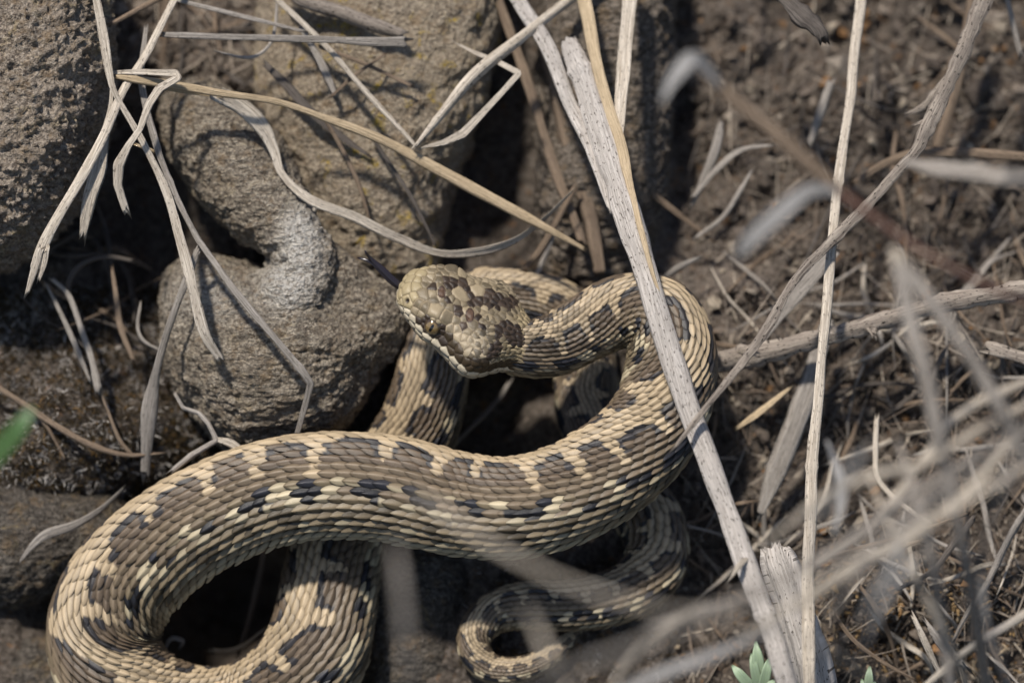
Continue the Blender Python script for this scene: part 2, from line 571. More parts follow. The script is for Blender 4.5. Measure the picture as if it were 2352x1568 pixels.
def rock(name, label, parts, mat, voxel=0.075, smooth=8, big=0.22, mid=0.08, fine=0.045, stretch=(1, 1, 1), lichen=None, seed=0.0, cat='rock', ridges=0.0):
    v, n, f = remesh(parts, voxel, smooth)
    st = np.array(stretch, float)
    d = big * fbm(v * 0.45 + seed, 3) + mid * fbm(v * 1.9 * st + seed + 5, 3) + fine * fbm(v * 6.5 * st + seed + 9, 3, 0.65)
    if ridges:
        d = d + ridges * (1 - np.abs(fbm(v * 4.2 * st + seed + 2, 2))) ** 3
    L = lichen(v) if lichen else np.zeros(len(v))
    v2 = v + n * d[:, None]
    o = mesh_obj(name, v2, f, M[mat], fl=L)
    return tag(o, label, cat)

rock('boulder', 'big rounded rough grey boulder with tiny yellow lichen flecks beside split straw',
     [pillow([(-260, -260), (60, -300), (200, -180), (246, 0), (246, 180), (226, 320), (180, 450), (120, 545), (30, 606), (-90, 620), (-260, 500)], 0.6, 3.5, 4.5, center=(-20, 190), p=3.4)],
     'rock_left', voxel=0.065, stretch=(1.0, 1.3, 1.3), ridges=0.16, big=0.18, mid=0.10, fine=0.07, seed=2.0)

def nose_lichen(v):
    px = v[:, 0] * PXCM / ((DIST - v[:, 2]) / DIST) + 1176
    py = 784 - v[:, 1] * PXCM / ((DIST - v[:, 2]) / DIST)
    a = 1.2 * np.exp(-(((px - 690) / 46) ** 2 + ((py - 560) / 85) ** 2))
    b = np.exp(-(((px - 655) / 55) ** 2 + ((py - 665) / 50) ** 2))
    c = 0.35 * np.exp(-(((px - 470) / 90) ** 2 + ((py - 690) / 60) ** 2))
    return np.clip((a + b + c) * 1.2 * (v[:, 2] > 1.0), 0, 1)

rock('curled_boulder', 'grey boulder curling over a dark hollow, its bent rim crusted with white lichen',
     [pillow([(385, 640), (450, 598), (560, 610), (640, 640), (720, 640), (790, 655), (850, 700), (925, 735), (925, 790), (872, 850), (835, 930), (760, 1000), (650, 1030), (540, 1040), (450, 970), (392, 870), (372, 750)], 0.2, 2.9, 3.0, p=2.0, center=(630, 800))]
     + tube_balls([(455, 270, -0.2, 88, 1.2), (500, 330, 0.2, 112, 1.2), (548, 390, 0.6, 112, 1.2), (602, 455, 1.1, 94, 1.2), (652, 515, 1.5, 72, 1.2), (692, 570, 1.8, 60, 1.2), (704, 620, 1.9, 58, 1.2), (684, 668, 1.8, 68, 1.2), (650, 720, 1.4, 100, 1.0)])
     + tube_balls([(700, 620, 1.2, 80), (780, 700, 1.0, 90), (850, 740, 0.8, 90)]),
     'rock_nose', voxel=0.06, smooth=10, big=0.10, mid=0.08, fine=0.05, stretch=(0.6, 1.5, 1.5), lichen=nose_lichen, ridges=0.06, seed=7.0)

rock('lichen_boulder', 'tan upright boulder with yellow lichen spots under a long golden stem',
     [pillow([(610, 60), (680, -140), (900, -220), (1120, -200), (1142, 40), (1115, 190), (1075, 330), (1030, 450), (1005, 580), (965, 660), (860, 720), (760, 690), (690, 560), (640, 420), (590, 280)], -1.6, 2.6, 3.0, p=2.6, center=(880, 250))],
     'rock_col', voxel=0.075, big=0.26, mid=0.08, fine=0.05, seed=12.0, ridges=0.03)

rock('layered_rock', 'brown finely layered upright rock behind the pale speckled stalk',
     [pillow([(1235, -60), (1290, -240), (1450, -260), (1545, -150), (1552, 100), (1540, 330), (1520, 500), (1470, 620), (1380, 680), (1320, 660), (1262, 600), (1240, 500), (1238, 330), (1236, 150)], -2.1, 2.2, 2.5, p=2.8, center=(1370, 230))],
     'rock_str', voxel=0.075, stretch=(0.35, 2.2, 2.2), big=0.15, mid=0.10, fine=0.05, seed=20.0)

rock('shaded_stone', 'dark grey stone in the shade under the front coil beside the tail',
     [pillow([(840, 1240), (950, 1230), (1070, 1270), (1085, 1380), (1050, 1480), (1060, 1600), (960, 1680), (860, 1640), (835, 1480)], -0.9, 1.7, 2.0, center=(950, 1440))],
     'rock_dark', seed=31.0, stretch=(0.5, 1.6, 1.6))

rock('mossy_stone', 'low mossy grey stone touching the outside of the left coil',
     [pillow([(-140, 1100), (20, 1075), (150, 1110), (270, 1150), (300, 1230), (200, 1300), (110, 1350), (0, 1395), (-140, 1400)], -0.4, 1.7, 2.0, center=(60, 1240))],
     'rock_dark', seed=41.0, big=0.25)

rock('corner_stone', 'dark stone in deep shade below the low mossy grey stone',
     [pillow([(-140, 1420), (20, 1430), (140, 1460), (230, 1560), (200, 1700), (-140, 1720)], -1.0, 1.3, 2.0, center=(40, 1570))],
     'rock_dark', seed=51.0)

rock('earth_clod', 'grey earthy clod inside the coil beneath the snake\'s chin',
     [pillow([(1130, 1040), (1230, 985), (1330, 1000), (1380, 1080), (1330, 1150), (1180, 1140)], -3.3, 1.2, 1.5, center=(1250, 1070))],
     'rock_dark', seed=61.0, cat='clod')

# ------------------------------------------------------------------ the snake
# centre line: x, y, w, radius in layout units, roll of the back (degrees) about the body
PATH = [
 (1130, 780, 3.45, 50, 0), (1200, 800, 3.35, 62, 6), (1275, 790, 3.0, 70, 12), (1350, 750, 2.75, 74, 10), (1430, 716, 2.75, 82, 0), (1508, 728, 2.95, 92, -18),
 (1542, 800, 3.1, 100, -28), (1535, 892, 3.2, 105, -15), (1490, 990, 3.3, 108, 0), (1400, 1078, 3.5, 111, 18), (1290, 1142, 3.7, 113, 30), (1170, 1172, 3.8, 115, 36),
 (1050, 1164, 3.6, 118, 37), (900, 1130, 3.5, 120, 37), (750, 1122, 3.35, 121, 37), (610, 1142, 3.15, 120, 34), (480, 1192, 2.9, 120, 28), (370, 1260, 2.5, 121, 20),
 (286, 1340, 2.1, 124, 12), (240, 1435, 1.9, 128, 8), (256, 1530, 1.8, 127, 6), (330, 1610, 1.7, 122, 4), (440, 1648, 1.6, 116, -4), (560, 1640, 1.5, 114, -14),
 (660, 1585, 1.7, 116, -22), (722, 1500, 1.75, 117, -26), (748, 1400, 1.5, 112, -24), (766, 1290, 0.95, 106, -18), (800, 1180, 0.4, 100, -8), (892, 1085, 0.25, 96, 0),
 (955, 990, 0.5, 90, -6), (984, 900, 0.75, 84, -10), (1003, 812, 0.75, 78, -8), (1038, 735, 0.4, 72, 0), (1100, 686, -0.1, 66, 0), (1180, 684, -0.1, 66, 0),
 (1265, 704, -0.2, 68, 0), (1325, 760, -0.4, 70, 0), (1345, 850, -0.5, 71, 0), (1350, 940, -0.4, 71, 0), (1385, 1040, 0.0, 69, 0), (1448, 1130, 0.2, 72, 0),
 (1500, 1210, 0.6, 72, 0), (1505, 1290, 1.0, 69, 0), (1458, 1348, 1.3, 63, 8), (1388, 1376, 1.5, 58, 8), (1300, 1388, 1.6, 55, 8), (1210, 1388, 1.6, 52, 8),
 (1140, 1404, 1.4, 45, 8), (1096, 1446, 1.4, 40, 0), (1092, 1496, 1.4, 36, 0), (1126, 1534, 1.4, 32, 0), (1186, 1538, 1.4, 28, 0), (1246, 1516, 1.3, 24, 0),
 (1294, 1478, 1.1, 19, 0), (1324, 1444, 0.9, 13, 0), (1342, 1420, 0.8, 5, 0),
]
pc = np.array([list(P(*q[:3])) + [q[3] / PXCM * (DIST - q[2]) / DIST, q[4]] for q in PATH])
NS = 1500
cl = spline(pc, NS)
SC, SR, SROLL = cl[:, :3], cl[:, 3], np.radians(cl[:, 4])
SS = np.r_[0, np.cumsum(np.linalg.norm(np.diff(SC, axis=0), axis=1))]
ST = unit(np.gradient(SC, axis=0))
for k in range(3):
    ST[:, k] = np.convolve(np.pad(ST[:, k], 6, 'edge'), np.ones(13) / 13, 'valid')
ST = unit(ST)
bk = UPV[None, :] - ST * (ST @ UPV)[:, None]
SD = unit(bk)
SL = np.cross(ST, SD)                       # points to one flank
cr, sr_ = np.cos(SROLL)[:, None], np.sin(SROLL)[:, None]
SD, SL = SD * cr + SL * sr_, SL * cr - SD * sr_

KAPPA = np.linalg.norm(np.gradient(ST, axis=0), axis=1) / np.gradient(SS)
KAPPA = np.convolve(np.pad(KAPPA, 15, 'edge'), np.ones(31) / 31, 'valid')

def section(th):
    a = np.abs(th)
    return 1.0 - 0.10 * np.exp(-((a - np.pi) / 0.55) ** 2) - 0.035 * np.exp(-((a - 1.15) / 0.5) ** 2) + 0.02 * np.exp(-(th / 0.4) ** 2)

def body_pt(s, th, h):
    """points of the body surface: arc length s, angle th from the back, height h above skin"""
    s = np.clip(s, 0, SS[-1])
    c = np.stack([np.interp(s, SS, SC[:, k]) for k in range(3)], -1)
    d = unit(np.stack([np.interp(s, SS, SD[:, k]) for k in range(3)], -1))
    l = unit(np.stack([np.interp(s, SS, SL[:, k]) for k in range(3)], -1))
    r = np.interp(s, SS, SR) * section(th) + h
    return c + r[..., None] * (np.cos(th)[..., None] * d + np.sin(th)[..., None] * l)

TAN = np.array((0.42, 0.325, 0.21))
BROWN = np.array((0.18, 0.136, 0.09))
BLOT = np.array((0.125, 0.092, 0.063))
BLACK = np.array((0.012, 0.012, 0.015))
CREAM = np.array((0.47, 0.395, 0.265))
FLANK = np.array((0.185, 0.145, 0.092))
PERS = np.clip(1.40 * (SR / 1.38) ** 0.75, 0.5, 2)
PHASE = np.cumsum(np.gradient(SS) / PERS)

def skin_colour(s, th, j1, j2, j3):
    """pigment at arc length s and angle th; j1..j3 are random numbers of the scale it belongs to"""
    shp = s.shape
    s, th, j1, j2, j3 = [np.broadcast_to(q, shp).ravel() for q in (s, th, j1, j2, j3)]
    n = len(s)
    deg = np.degrees(np.abs(th)) + (j1 - 0.5) * 4
    side = np.where(th >= 0, 0.0, 0.5)
    run = np.interp(s, SS, PHASE) + side + 0.07 * np.sin(s * 1.3) + 0.05 * np.sin(s * 3.1 + 4 * side)
    c = np.abs(run % 1.0 - 0.5) * 2               # 0 in a blotch, 1 between two
    out = np.tile(FLANK, (n, 1))
    amp = 1 + 0.3 * np.sin(s * 0.9 + 9 * side)
    top = 17 + 4 * np.sin(s * 2.1 + 5 * side) + 5 * c * c + 32 * amp * np.clip((c - 0.62) / 0.22, 0, 1) ** 1.3
    tan = deg < top
    blot = (deg >= top) & (deg < 58)
    edge = blot & ((deg < top + 9) | ((c > 0.55) & (c < 0.86))) & (deg < 44)
    out[(deg >= 38) & (deg < 74)] = BROWN
    inner = blot & (deg < 50)
    out[inner] = BLOT
    out[blot & (deg >= 50)] = BROWN * 0.9
    out[edge] = np.array((0.036, 0.033, 0.034))
    out[edge & (j2 < 0.12)] = BLOT
    out[tan] = TAN
    mid = tan & (deg < 9)
    out[mid] = TAN * (0.72 + 0.3 * j2[mid])[:, None]
    c2 = np.abs((run + 0.42) % 1.0 - 0.5) * 2
    lat = (deg >= 75) & (deg < 93)
    out[lat] = BLACK
    out[lat & (j3 < 0.2)] = BROWN * 0.9
    lim = 0.60 + 0.16 * np.sin(s * 1.7)
    out[lat & (c2 >= lim)] = BROWN
    out[lat & (c2 >= lim) & (j2 < 0.72)] = CREAM
    low = (deg >= 92) & (deg < 101)
    lowc = low & (c2 >= 0.35) & (j1 < 0.6)
    up = (deg >= 68) & (deg < 76) & (c2 < 0.5) & (j3 > 0.55)
    out[up] = BLACK * 2
    upc = (deg >= 68) & (deg < 76) & (c2 > 0.75) & (j3 < 0.45)
    out[upc] = CREAM * 0.9
    f = (deg >= 93)
    out[f] = FLANK * (0.85 + 0.4 * j2[f])[:, None]
    out[lowc] = CREAM * 0.72
    out[f & (deg > 100) & (deg < 128) & (c2 > 0.5) & (j3 < 0.6)] = FLANK * 0.45
    out[f & (deg > 118) & (deg < 140) & (j1 > 0.8)] = CREAM * 0.6
    out[deg > 138] = CREAM * 0.74
    neck = np.clip((4.5 - s) / 3.0, 0, 1) * (deg < 66) * (j1 > 0.42)
    out = out * (1 - neck[:, None] * 0.55)
    return (out * (0.86 + 0.28 * j3)[:, None]).reshape(shp + (3,))

bv, bf, bc = [], [], []
off = 0
# continuous skin under the scales
nth = 56
th = np.linspace(-np.pi, np.pi, nth, endpoint=False)
sk = np.linspace(0, SS[-1], 1100)
S2, T2 = np.meshgrid(sk, th, indexing='ij')
vv = body_pt(S2, T2, np.full(S2.shape, -0.012)).reshape(-1, 3)
cc = np.tile(np.array((0.045, 0.036, 0.028)), (len(vv), 1))
cc[np.abs(T2.ravel()) > 2.45] = CREAM * 0.6
bv.append(vv); bf.append(quads(len(sk), nth, True)); bc.append(cc)
off += len(vv)

def add_scales(s0, s1, rows, span, na=7, nb=9, rel=0.33, rg=np.random.default_rng(8)):
    """overlapping keeled scales in staggered rows, all part of the one skin mesh"""
    global off
    dth = 2 * span / (rows - 1)
    # positions along the body
    pos = [s0]
    while pos[-1] < s1:
        r = np.interp(pos[-1], SS, SR)
        kap = np.interp(pos[-1], SS, KAPPA)
        pos.append(pos[-1] + rel * r ** 0.9 / (1 + 0.5 * min(1.0, r * kap)))
    pos = np.array(pos)
    pit = np.gradient(pos)
    a = np.linspace(-1, 1, na)
    b = np.linspace(0, 1, nb)
    Bm, Am = np.meshgrid(b, a, indexing='ij')
    prof = np.sin(np.pi * (0.2 + 0.8 * Bm)) ** 0.62
    prof = prof * (1 - 0.0 * Bm)
    prof[-1] = 0.05
    quad = quads(nb, na)
    allS, allT, allH, allC = [], [], [], []
    for i in range(rows):
        t0 = -span + i * dth
        sj = pos + (pit * 0.5 if i % 2 else 0)
        m = len(sj)
        jit = rg.normal(size=(m, 1, 1)) * 0.05
        len_ = 1.50 * (1 + 0.07 * rg.normal(size=(m, 1, 1)))
        wid = 0.585 * (1 + 0.05 * rg.normal(size=(m, 1, 1)))
        S = sj[:, None, None] + pit[:, None, None] * (len_ * (Bm[None] - 0.28) + jit)
        T = t0 + dth * wid * Am[None] * prof[None] + dth * 0.05 * rg.normal(size=(m, 1, 1))
        pr = pit[:, None, None]
        edgeb = 1.5 if abs(t0) > 2.3 else 1.0
        keel = np.exp(-(Am / 0.16) ** 2) * np.sin(np.pi * np.clip(Bm, 0.02, 0.98)) ** 0.5
        dome = (1 - np.abs(Am) ** 2.2) * (0.35 + 0.65 * np.sin(np.pi * Bm) ** 0.6)
        liftv = Bm ** 1.1
        H = pr * (-0.05 + edgeb * 0.20 * liftv[None] * (1 + 0.25 * rg.normal(size=(m, 1, 1))) + 0.125 * dome[None] + 0.105 * keel[None])
        r1, r2, r3 = rg.random((3, m, 1, 1))
        wc = 0.6 if abs(math.degrees(t0)) < 62 else 0.12
        C = skin_colour(sj[:, None, None] * (1 - wc) + S * wc, t0 * (1 - wc) + T * wc, r1, r2, r3)
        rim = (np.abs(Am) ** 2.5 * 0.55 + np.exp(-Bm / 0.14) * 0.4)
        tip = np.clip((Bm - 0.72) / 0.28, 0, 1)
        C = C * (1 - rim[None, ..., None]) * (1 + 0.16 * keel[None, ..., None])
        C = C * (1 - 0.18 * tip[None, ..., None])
        allS.append(S.reshape(m, -1)); allT.append(T.reshape(m, -1)); allH.append(H.reshape(m, -1)); allC.append(C.reshape(m, -1, 3))
    S = np.vstack(allS); T = np.vstack(allT); H = np.vstack(allH); C = np.vstack(allC)
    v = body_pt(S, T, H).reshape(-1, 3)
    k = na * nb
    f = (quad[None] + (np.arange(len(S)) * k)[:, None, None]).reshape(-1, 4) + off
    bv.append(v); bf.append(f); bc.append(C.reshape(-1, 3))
    off += len(v)

itail = np.argmin(np.abs(np.arange(NS) / NS - 0.80))
STAIL = SS[np.argmin(((SC - P(1445, 1130, 0.1)) ** 2).sum(1))]
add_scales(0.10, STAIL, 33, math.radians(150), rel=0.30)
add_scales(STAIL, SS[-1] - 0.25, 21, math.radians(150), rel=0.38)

# ---- head, same mesh
HO = P(1212, 808, 3.3)
HS = P(921, 655, 3.85)
ha = unit(HS - HO)
HL = np.linalg.norm(HS - HO)
e3 = np.array([0, 0, 1.0])
pu = unit(np.cross(ha, e3))
hq = np.cross(pu, ha)
PHI = math.radians(47)
hd = math.sin(PHI) * pu + math.cos(PHI) * hq
hl = -math.cos(PHI) * pu + math.sin(PHI) * hq       # near cheek
nt, npsi = 260, 300
xs = np.linspace(0, 1, nt)
tt = np.sin(xs * np.pi / 2)
tt = 0.35 * xs + 0.65 * tt
tt = tt / tt[-1]
def prof_of(pts):
    p = np.array(pts)
    y = np.interp(tt, p[:, 0], p[:, 1])
    ker = np.hanning(23); ker /= ker.sum()
    z = np.convolve(np.pad(y, 11, 'edge'), ker, 'valid')
    w = np.clip((tt - 0.93) / 0.05, 0, 1)
    return z * (1 - w) + y * w
Aw = prof_of([(0, .64), (.07, .70), (.13, .84), (.20, 1.12), (.27, 1.45), (.35, 1.60), (.44, 1.50), (.54, 1.28), (.62, 1.18), (.71, 1.17), (.79, 1.03), (.86, .84), (.92, .68), (.96, .55), (.98, .42), (.993, .25), (1, .02)])
Bt = prof_of([(0, .54), (.1, .68), (.25, .76), (.4, .74), (.55, .72), (.7, .72), (.8, .65), (.88, .56), (.93, .48), (.96, .40), (.98, .30), (.993, .18), (1, .01)])
Bb = prof_of([(0, .52), (.1, .66), (.25, .92), (.4, .88), (.55, .77), (.7, .66), (.8, .56), (.88, .48), (.93, .41), (.96, .34), (.98, .26), (.993, .16), (1, .01)])
psi = np.linspace(-np.pi, np.pi, npsi, endpoint=False)
TT, PS = np.meshgrid(tt, psi, indexing='ij')
sp_, cp_ = np.sin(PS), np.cos(PS)
xl = Aw[:, None] * np.sign(sp_) * np.abs(sp_) ** 0.86
yd = np.where(cp_ > 0, Bt[:, None] * np.abs(cp_) ** 0.78, -Bb[:, None] * np.abs(cp_) ** 0.9)
hp = HO + ha * (TT * HL)[..., None] + hl * xl[..., None] + hd * yd[..., None]
hn = unit(np.cross(np.gradient(hp, axis=1), np.gradient(hp, axis=0)))
cen = (HO + ha * (TT * HL)[..., None])
hn = hn * np.sign(((hp - cen) * hn).sum(-1, keepdims=True) + 1e-9)
deg = np.degrees(PS)
ad = np.abs(deg)
psim = 113 - 16 * TT
def G(t, st, p, sp):
    return np.exp(-((TT - t) / st) ** 2 - ((ad - p) / sp) ** 2)
disp = 0.10 * G(.71, .075, 50, 11) + 0.05 * G(.83, .06, 52, 9) - 0.12 * G(.705, .05, 76, 9) - 0.05 * G(.60, .05, 78, 10) + 0.05 * G(.32, .12, 70, 22) + 0.05 * G(.62, .1, 98, 9)
disp += -0.07 * np.exp(-((TT - .925) / .012) ** 2 - ((ad - 70) / 8) ** 2)
disp += -0.05 * np.exp(-((ad - psim) / 2.2) ** 2) * (TT > 0.12)
disp += -0.06 * G(.55, .12, 0, 12) - 0.05 * G(.86, .05, 0, 14) + 0.03 * G(.4, .15, 25, 12)
hp = hp + hn * disp[..., None]
flat_p = hp.reshape(-1, 3)

# head plates: cells around seeds, each a low dome with a groove round it
rs = np.random.default_rng(21)
seeds, srad = [], []
def seed_at(t, p, rad):
    i = int(np.argmin(np.abs(tt - t)))
    for sg in ((1, -1) if p != 0 else (1,)):
        j = int(np.argmin(np.abs(psi - math.radians(p * sg))))
        seeds.append((i, j)); srad.append(rad)
for t_, p_, r_ in ((.985, 88, .18), (.97, 40, .2), (.975, 0, .17), (.925, 74, .2), (.90, 50, .16), (.86, 54, .16), (.80, 52, .17), (.73, 44, .26), (.66, 44, .22),
                   (.92, 22, .17), (.86, 30, .17), (.62, 0, .24), (.52, 16, .2), (.47, 30, .16)):
    seed_at(t_, p_, r_)
for t_ in (.95, .895, .84, .775, .70, .62, .54, .46, .385, .31, .24, .175):
    seed_at(t_, 113 - 16 * t_ - 5.5, .14)
    seed_at(t_ - .02, 113 - 16 * t_ + 9, .15)
for k in range(10):
    a_ = k / 10 * 2 * np.pi
    seed_at(.705 + .062 * math.cos(a_), 74 + 13 * math.sin(a_), .06)
order = rs.permutation(nt * npsi)[:9000]
sp3 = [hp[i, j] for i, j in seeds]
A3 = list(sp3)
for q in order:
    i, j = divmod(int(q), npsi)
    t_, p_ = tt[i], abs(math.degrees(psi[j]))
    base = 0.17 if t_ > 0.78 else (0.185 if 0.3 < t_ < 0.6 and p_ > 55 else 0.155)
    if t_ < 0.2:
        base = 0.135
    x = hp[i, j]
    dd = np.linalg.norm(np.array(A3) - x, axis=1)
    if (dd > np.maximum(base, np.array(srad) * 0.95 + base * 0.35)).all():
        A3.append(x); seeds.append((i, j)); srad.append(base * 0.5)
A3 = np.array(A3)
wgt = np.array([max(0, r - 0.12) for r in srad])
F1 = np.empty(len(flat_p)); F2 = np.empty(len(flat_p)); ID = np.empty(len(flat_p), int)
for a in range(0, len(flat_p), 6000):
    dd = np.linalg.norm(flat_p[a:a + 6000, None, :] - A3[None], axis=2) - wgt[None]
    o2 = np.argpartition(dd, 1, axis=1)[:, :2]
    d2 = np.take_along_axis(dd, o2, 1)
    sw = d2[:, 0] > d2[:, 1]
    o2[sw] = o2[sw][:, ::-1]
    d2[sw] = d2[sw][:, ::-1]
    F1[a:a + 6000], F2[a:a + 6000], ID[a:a + 6000] = d2[:, 0], d2[:, 1], o2[:, 0]
ed = (F2 - F1)
domeh = 0.032 * (1 - np.exp(-ed / 0.022)) + 0.02 * np.clip(ed / 0.16, 0, 1)
fade = np.clip(TT.ravel() / 0.08, 0, 1)
HTAN = np.array((0.29, 0.232, 0.15)); HBR = np.array((0.055, 0.038, 0.027)); HCR = np.array((0.54, 0.47, 0.35))
def to_px(q):
    k = PXCM / ((DIST - q[:, 2]) / DIST)
    return q[:, 0] * k + 1176, 784 - q[:, 1] * k
DARK = [(1137, 695, 56, 17), (1164, 756, 30, 20), (1195, 782, 26, 12), (1132, 803, 18, 22), (1083, 704, 13, 12), (1053, 715, 10, 8), (1036, 722, 12, 8), (1099, 754, 10, 9), (1055, 749, 12, 8),
        (1042, 648, 26, 12), (977, 626, 9, 8), (1000, 662, 8, 8), (1030, 690, 9, 8), (1120, 668, 22, 8), (1010, 655, 10, 6), (1070, 672, 12, 9), (1095, 728, 8, 8)]
def head_colour(t_, ps_, x, y):
    pd = abs(math.degrees(ps_))
    pm = 113 - 16 * t_
    c = HTAN * (0.8 + 0.4 * rs.random())
    if pd < 56 and t_ < 0.9:
        c = HTAN * (0.62 + 0.45 * rs.random())
    if 42 <= pd < 74 and t_ < 0.6:
        c = np.array((0.34, 0.275, 0.185)) * (0.8 + 0.35 * rs.random())
    if t_ < 0.22 and pd < 80:
        c = np.array((0.36, 0.285, 0.17)) * (0.8 + 0.35 * rs.random())
    if pd >= 72 + 14 * max(0, 0.3 - t_) and pd < pm - 8 and t_ < 0.66:
        c = np.array((0.05, 0.035, 0.02)) * (0.8 + 0.4 * rs.random())
    if 0.58 < t_ < 0.80 and 62 < pd < 88:
        c = HBR * 0.7
    if pm - 9 <= pd <= pm:
        c = HCR * (0.85 + 0.2 * rs.random()) if t_ < .9 else HTAN * 1.25
    if pd > pm:
        c = HCR * 0.6 * (0.85 + 0.2 * rs.random())
    if t_ > 0.9 and pd < pm:
        c = np.array((0.33, 0.265, 0.155)) * (0.9 + 0.2 * rs.random())
    if pd < 72:
        sgn = 1
        for dx, dy, rx, ry in DARK:
            if ((x - dx) / rx) ** 2 + ((y - dy) / ry) ** 2 < 1:
                c = HBR * (0.7 + 0.5 * rs.random())
    return c
spx, spy = to_px(A3)
cellc = np.array([head_colour(tt[i], psi[j], spx[k], spy[k]) for k, (i, j) in enumerate(seeds)])
spotty = np.array([1.0 if (abs(math.degrees(psi[j])) < 60 and 0.35 < tt[i] < 0.9 and rs.random() < 0.5) else 0.0 for i, j in seeds])
hc = cellc[ID] * (1.12 - 0.12 * np.clip(ed / 0.06, 0, 1) - 0.42 * spotty[ID] * np.clip((ed - 0.03) / 0.06, 0, 1))[:, None]
line = np.clip(1 - ed / 0.024, 0, 1)[:, None]
hc = hc * (1 - 0.8 * line) + np.array((0.05, 0.035, 0.025)) * 0.8 * line
nost = np.exp(-((TT - .925) / .011) ** 2 - ((ad - 70) / 7) ** 2).ravel()[:, None]
hc = hc * (1 - np.clip(nost * 1.6, 0, 1)) + np.array((0.02, 0.012, 0.01)) * np.clip(nost * 1.6, 0, 1)
gap = (np.exp(-((ad - psim) / 1.3) ** 2) * (TT > 0.1)).ravel()[:, None]
hc = hc * (1 - gap) + np.array((0.03, 0.02, 0.015)) * gap
vpx, vpy = to_px(flat_p)
for x, y, rx, ry in ((1014, 673, 9, 14), (1078, 726, 10, 17)):
    q = ((vpx - x) / rx) ** 2 + ((vpy - y) / ry) ** 2
    ok = (PS.ravel() > -1.2) & (PS.ravel() < 1.6)
    hc[(q < 1) & ok] = (0.10, 0.06, 0.04)
    hc[(q >= 0.6) & (q < 1) & ok] = (0.05, 0.03, 0.022)
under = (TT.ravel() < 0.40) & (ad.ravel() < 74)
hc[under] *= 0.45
hv = flat_p + hn.reshape(-1, 3) * (domeh * fade)[:, None]
bv.append(hv); bf.append(quads(nt, npsi, True, off)[:, ::-1]); bc.append(hc)
off += len(hv)


# small overlapping scales on the back of the head, running into the neck
def head_pt(t, ps, h):
    fi = np.interp(t, tt, np.arange(nt))
    fj = ((ps + np.pi) / (2 * np.pi) * npsi) % npsi
    i0 = np.clip(np.floor(fi).astype(int), 0, nt - 2); j0 = np.floor(fj).astype(int) % npsi
    a_, b_ = (fi - i0)[..., None], (fj - np.floor(fj))[..., None]
    j1 = (j0 + 1) % npsi
    def bl(g_):
        return (g_[i0, j0] * (1 - a_) + g_[i0 + 1, j0] * a_) * (1 - b_) + (g_[i0, j1] * (1 - a_) + g_[i0 + 1, j1] * a_) * b_
    return bl(hp) + unit(bl(hn)) * h[..., None]
nr, na, nb = 40, 7, 8
dps = 2 * np.pi / nr
am, bm = np.linspace(-1, 1, na), np.linspace(0, 1, nb)
Bm, Am = np.meshgrid(bm, am, indexing='ij')
pf = np.sin(np.pi * (0.2 + 0.8 * Bm)) ** 0.62
pf[-1] = 0.05
kl = np.exp(-(Am / 0.16) ** 2) * np.sin(np.pi * np.clip(Bm, .02, .98)) ** 0.5
dm = (1 - np.abs(Am) ** 2.2) * (0.35 + 0.65 * np.sin(np.pi * Bm) ** 0.6)
qd = quads(nb, na)
for i in range(nr):
    p0 = -np.pi + i * dps
    for j in range(9):
        t0 = 0.43 - (j + 0.5 * (i % 2)) * 0.052 + rs.normal() * 0.005
        pdg = abs(math.degrees(p0))
        if (pdg > 74 and t0 > 0.12) or t0 < -0.01:
            continue
        if t0 > 0.36 and rs.random() < 0.35:
            continue
        sz_ = 1 + 0.1 * rs.normal()
        T_ = t0 - 0.052 * 1.55 * sz_ * (Bm - 0.3)
        P_ = p0 + dps * 0.64 * sz_ * Am * pf + rs.normal() * 0.012
        H_ = 0.2 * (-0.05 + 0.15 * Bm + 0.16 * dm + 0.05 * kl)
        pts_ = head_pt(np.clip(T_, 0, 1), P_, H_).reshape(-1, 3)
        cx, cy = to_px(pts_.mean(0)[None])
        c_ = head_colour(t0, p0, cx[0], cy[0])
        C_ = c_ * (1 - (np.abs(Am) ** 3 * 0.28 + np.exp(-Bm / 0.12) * 0.3).ravel())[:, None]
        bv.append(pts_); bf.append(qd[:, ::-1] + off); bc.append(C_)
        off += len(pts_)

snake = empty('snake', P(900, 1250, 1.0))
tag(snake, 'coiled brown viper with dark blotches and cream scales, head raised, tongue out', 'snake')
mesh_obj('body', np.vstack(bv), np.vstack(bf), M['snake'], parent=snake, colr=np.vstack(bc))

# eyes
def eye_geo(sign):
    i = int(np.argmin(np.abs(tt - .705)))
    j = int(np.argmin(np.abs(psi - sign * math.radians(74))))
    out = unit(hl * sign * 0.93 + hd * 0.30 + ha * 0.18)
    c = hp[i, j] - out * 0.035
    R = 0.26
    n, m = 28, 40
    a1 = unit(np.cross(out, ha)); a2 = np.cross(out, a1)      # a1 about vertical on the head
    al = np.linspace(0, np.pi * 0.62, n)
    be = np.linspace(0, 2 * np.pi, m, endpoint=False)
    v, cc = [], []
    for x in al:
        for y in be:
            lx, ly = math.sin(x) * math.cos(y), math.sin(x) * math.sin(y)
            v.append(c + R * (out * math.cos(x) + a1 * lx + a2 * ly))
            pup = (lx / 0.50) ** 2 + (ly / 0.15) ** 2
            rr = math.hypot(lx, ly)
            if pup < 1:
                k = (0.004, 0.004, 0.005)
            elif rr < 0.62:
                f = 0.75 + 0.5 * rs.random()
                k = (0.17 * f, 0.115 * f, 0.05 * f)
            elif rr < 0.72:
                k = (0.06, 0.04, 0.02)
            else:
                k = (0.045, 0.03, 0.02)
            cc.append(k)
    return np.array(v), quads(n, m, True), np.array(cc)

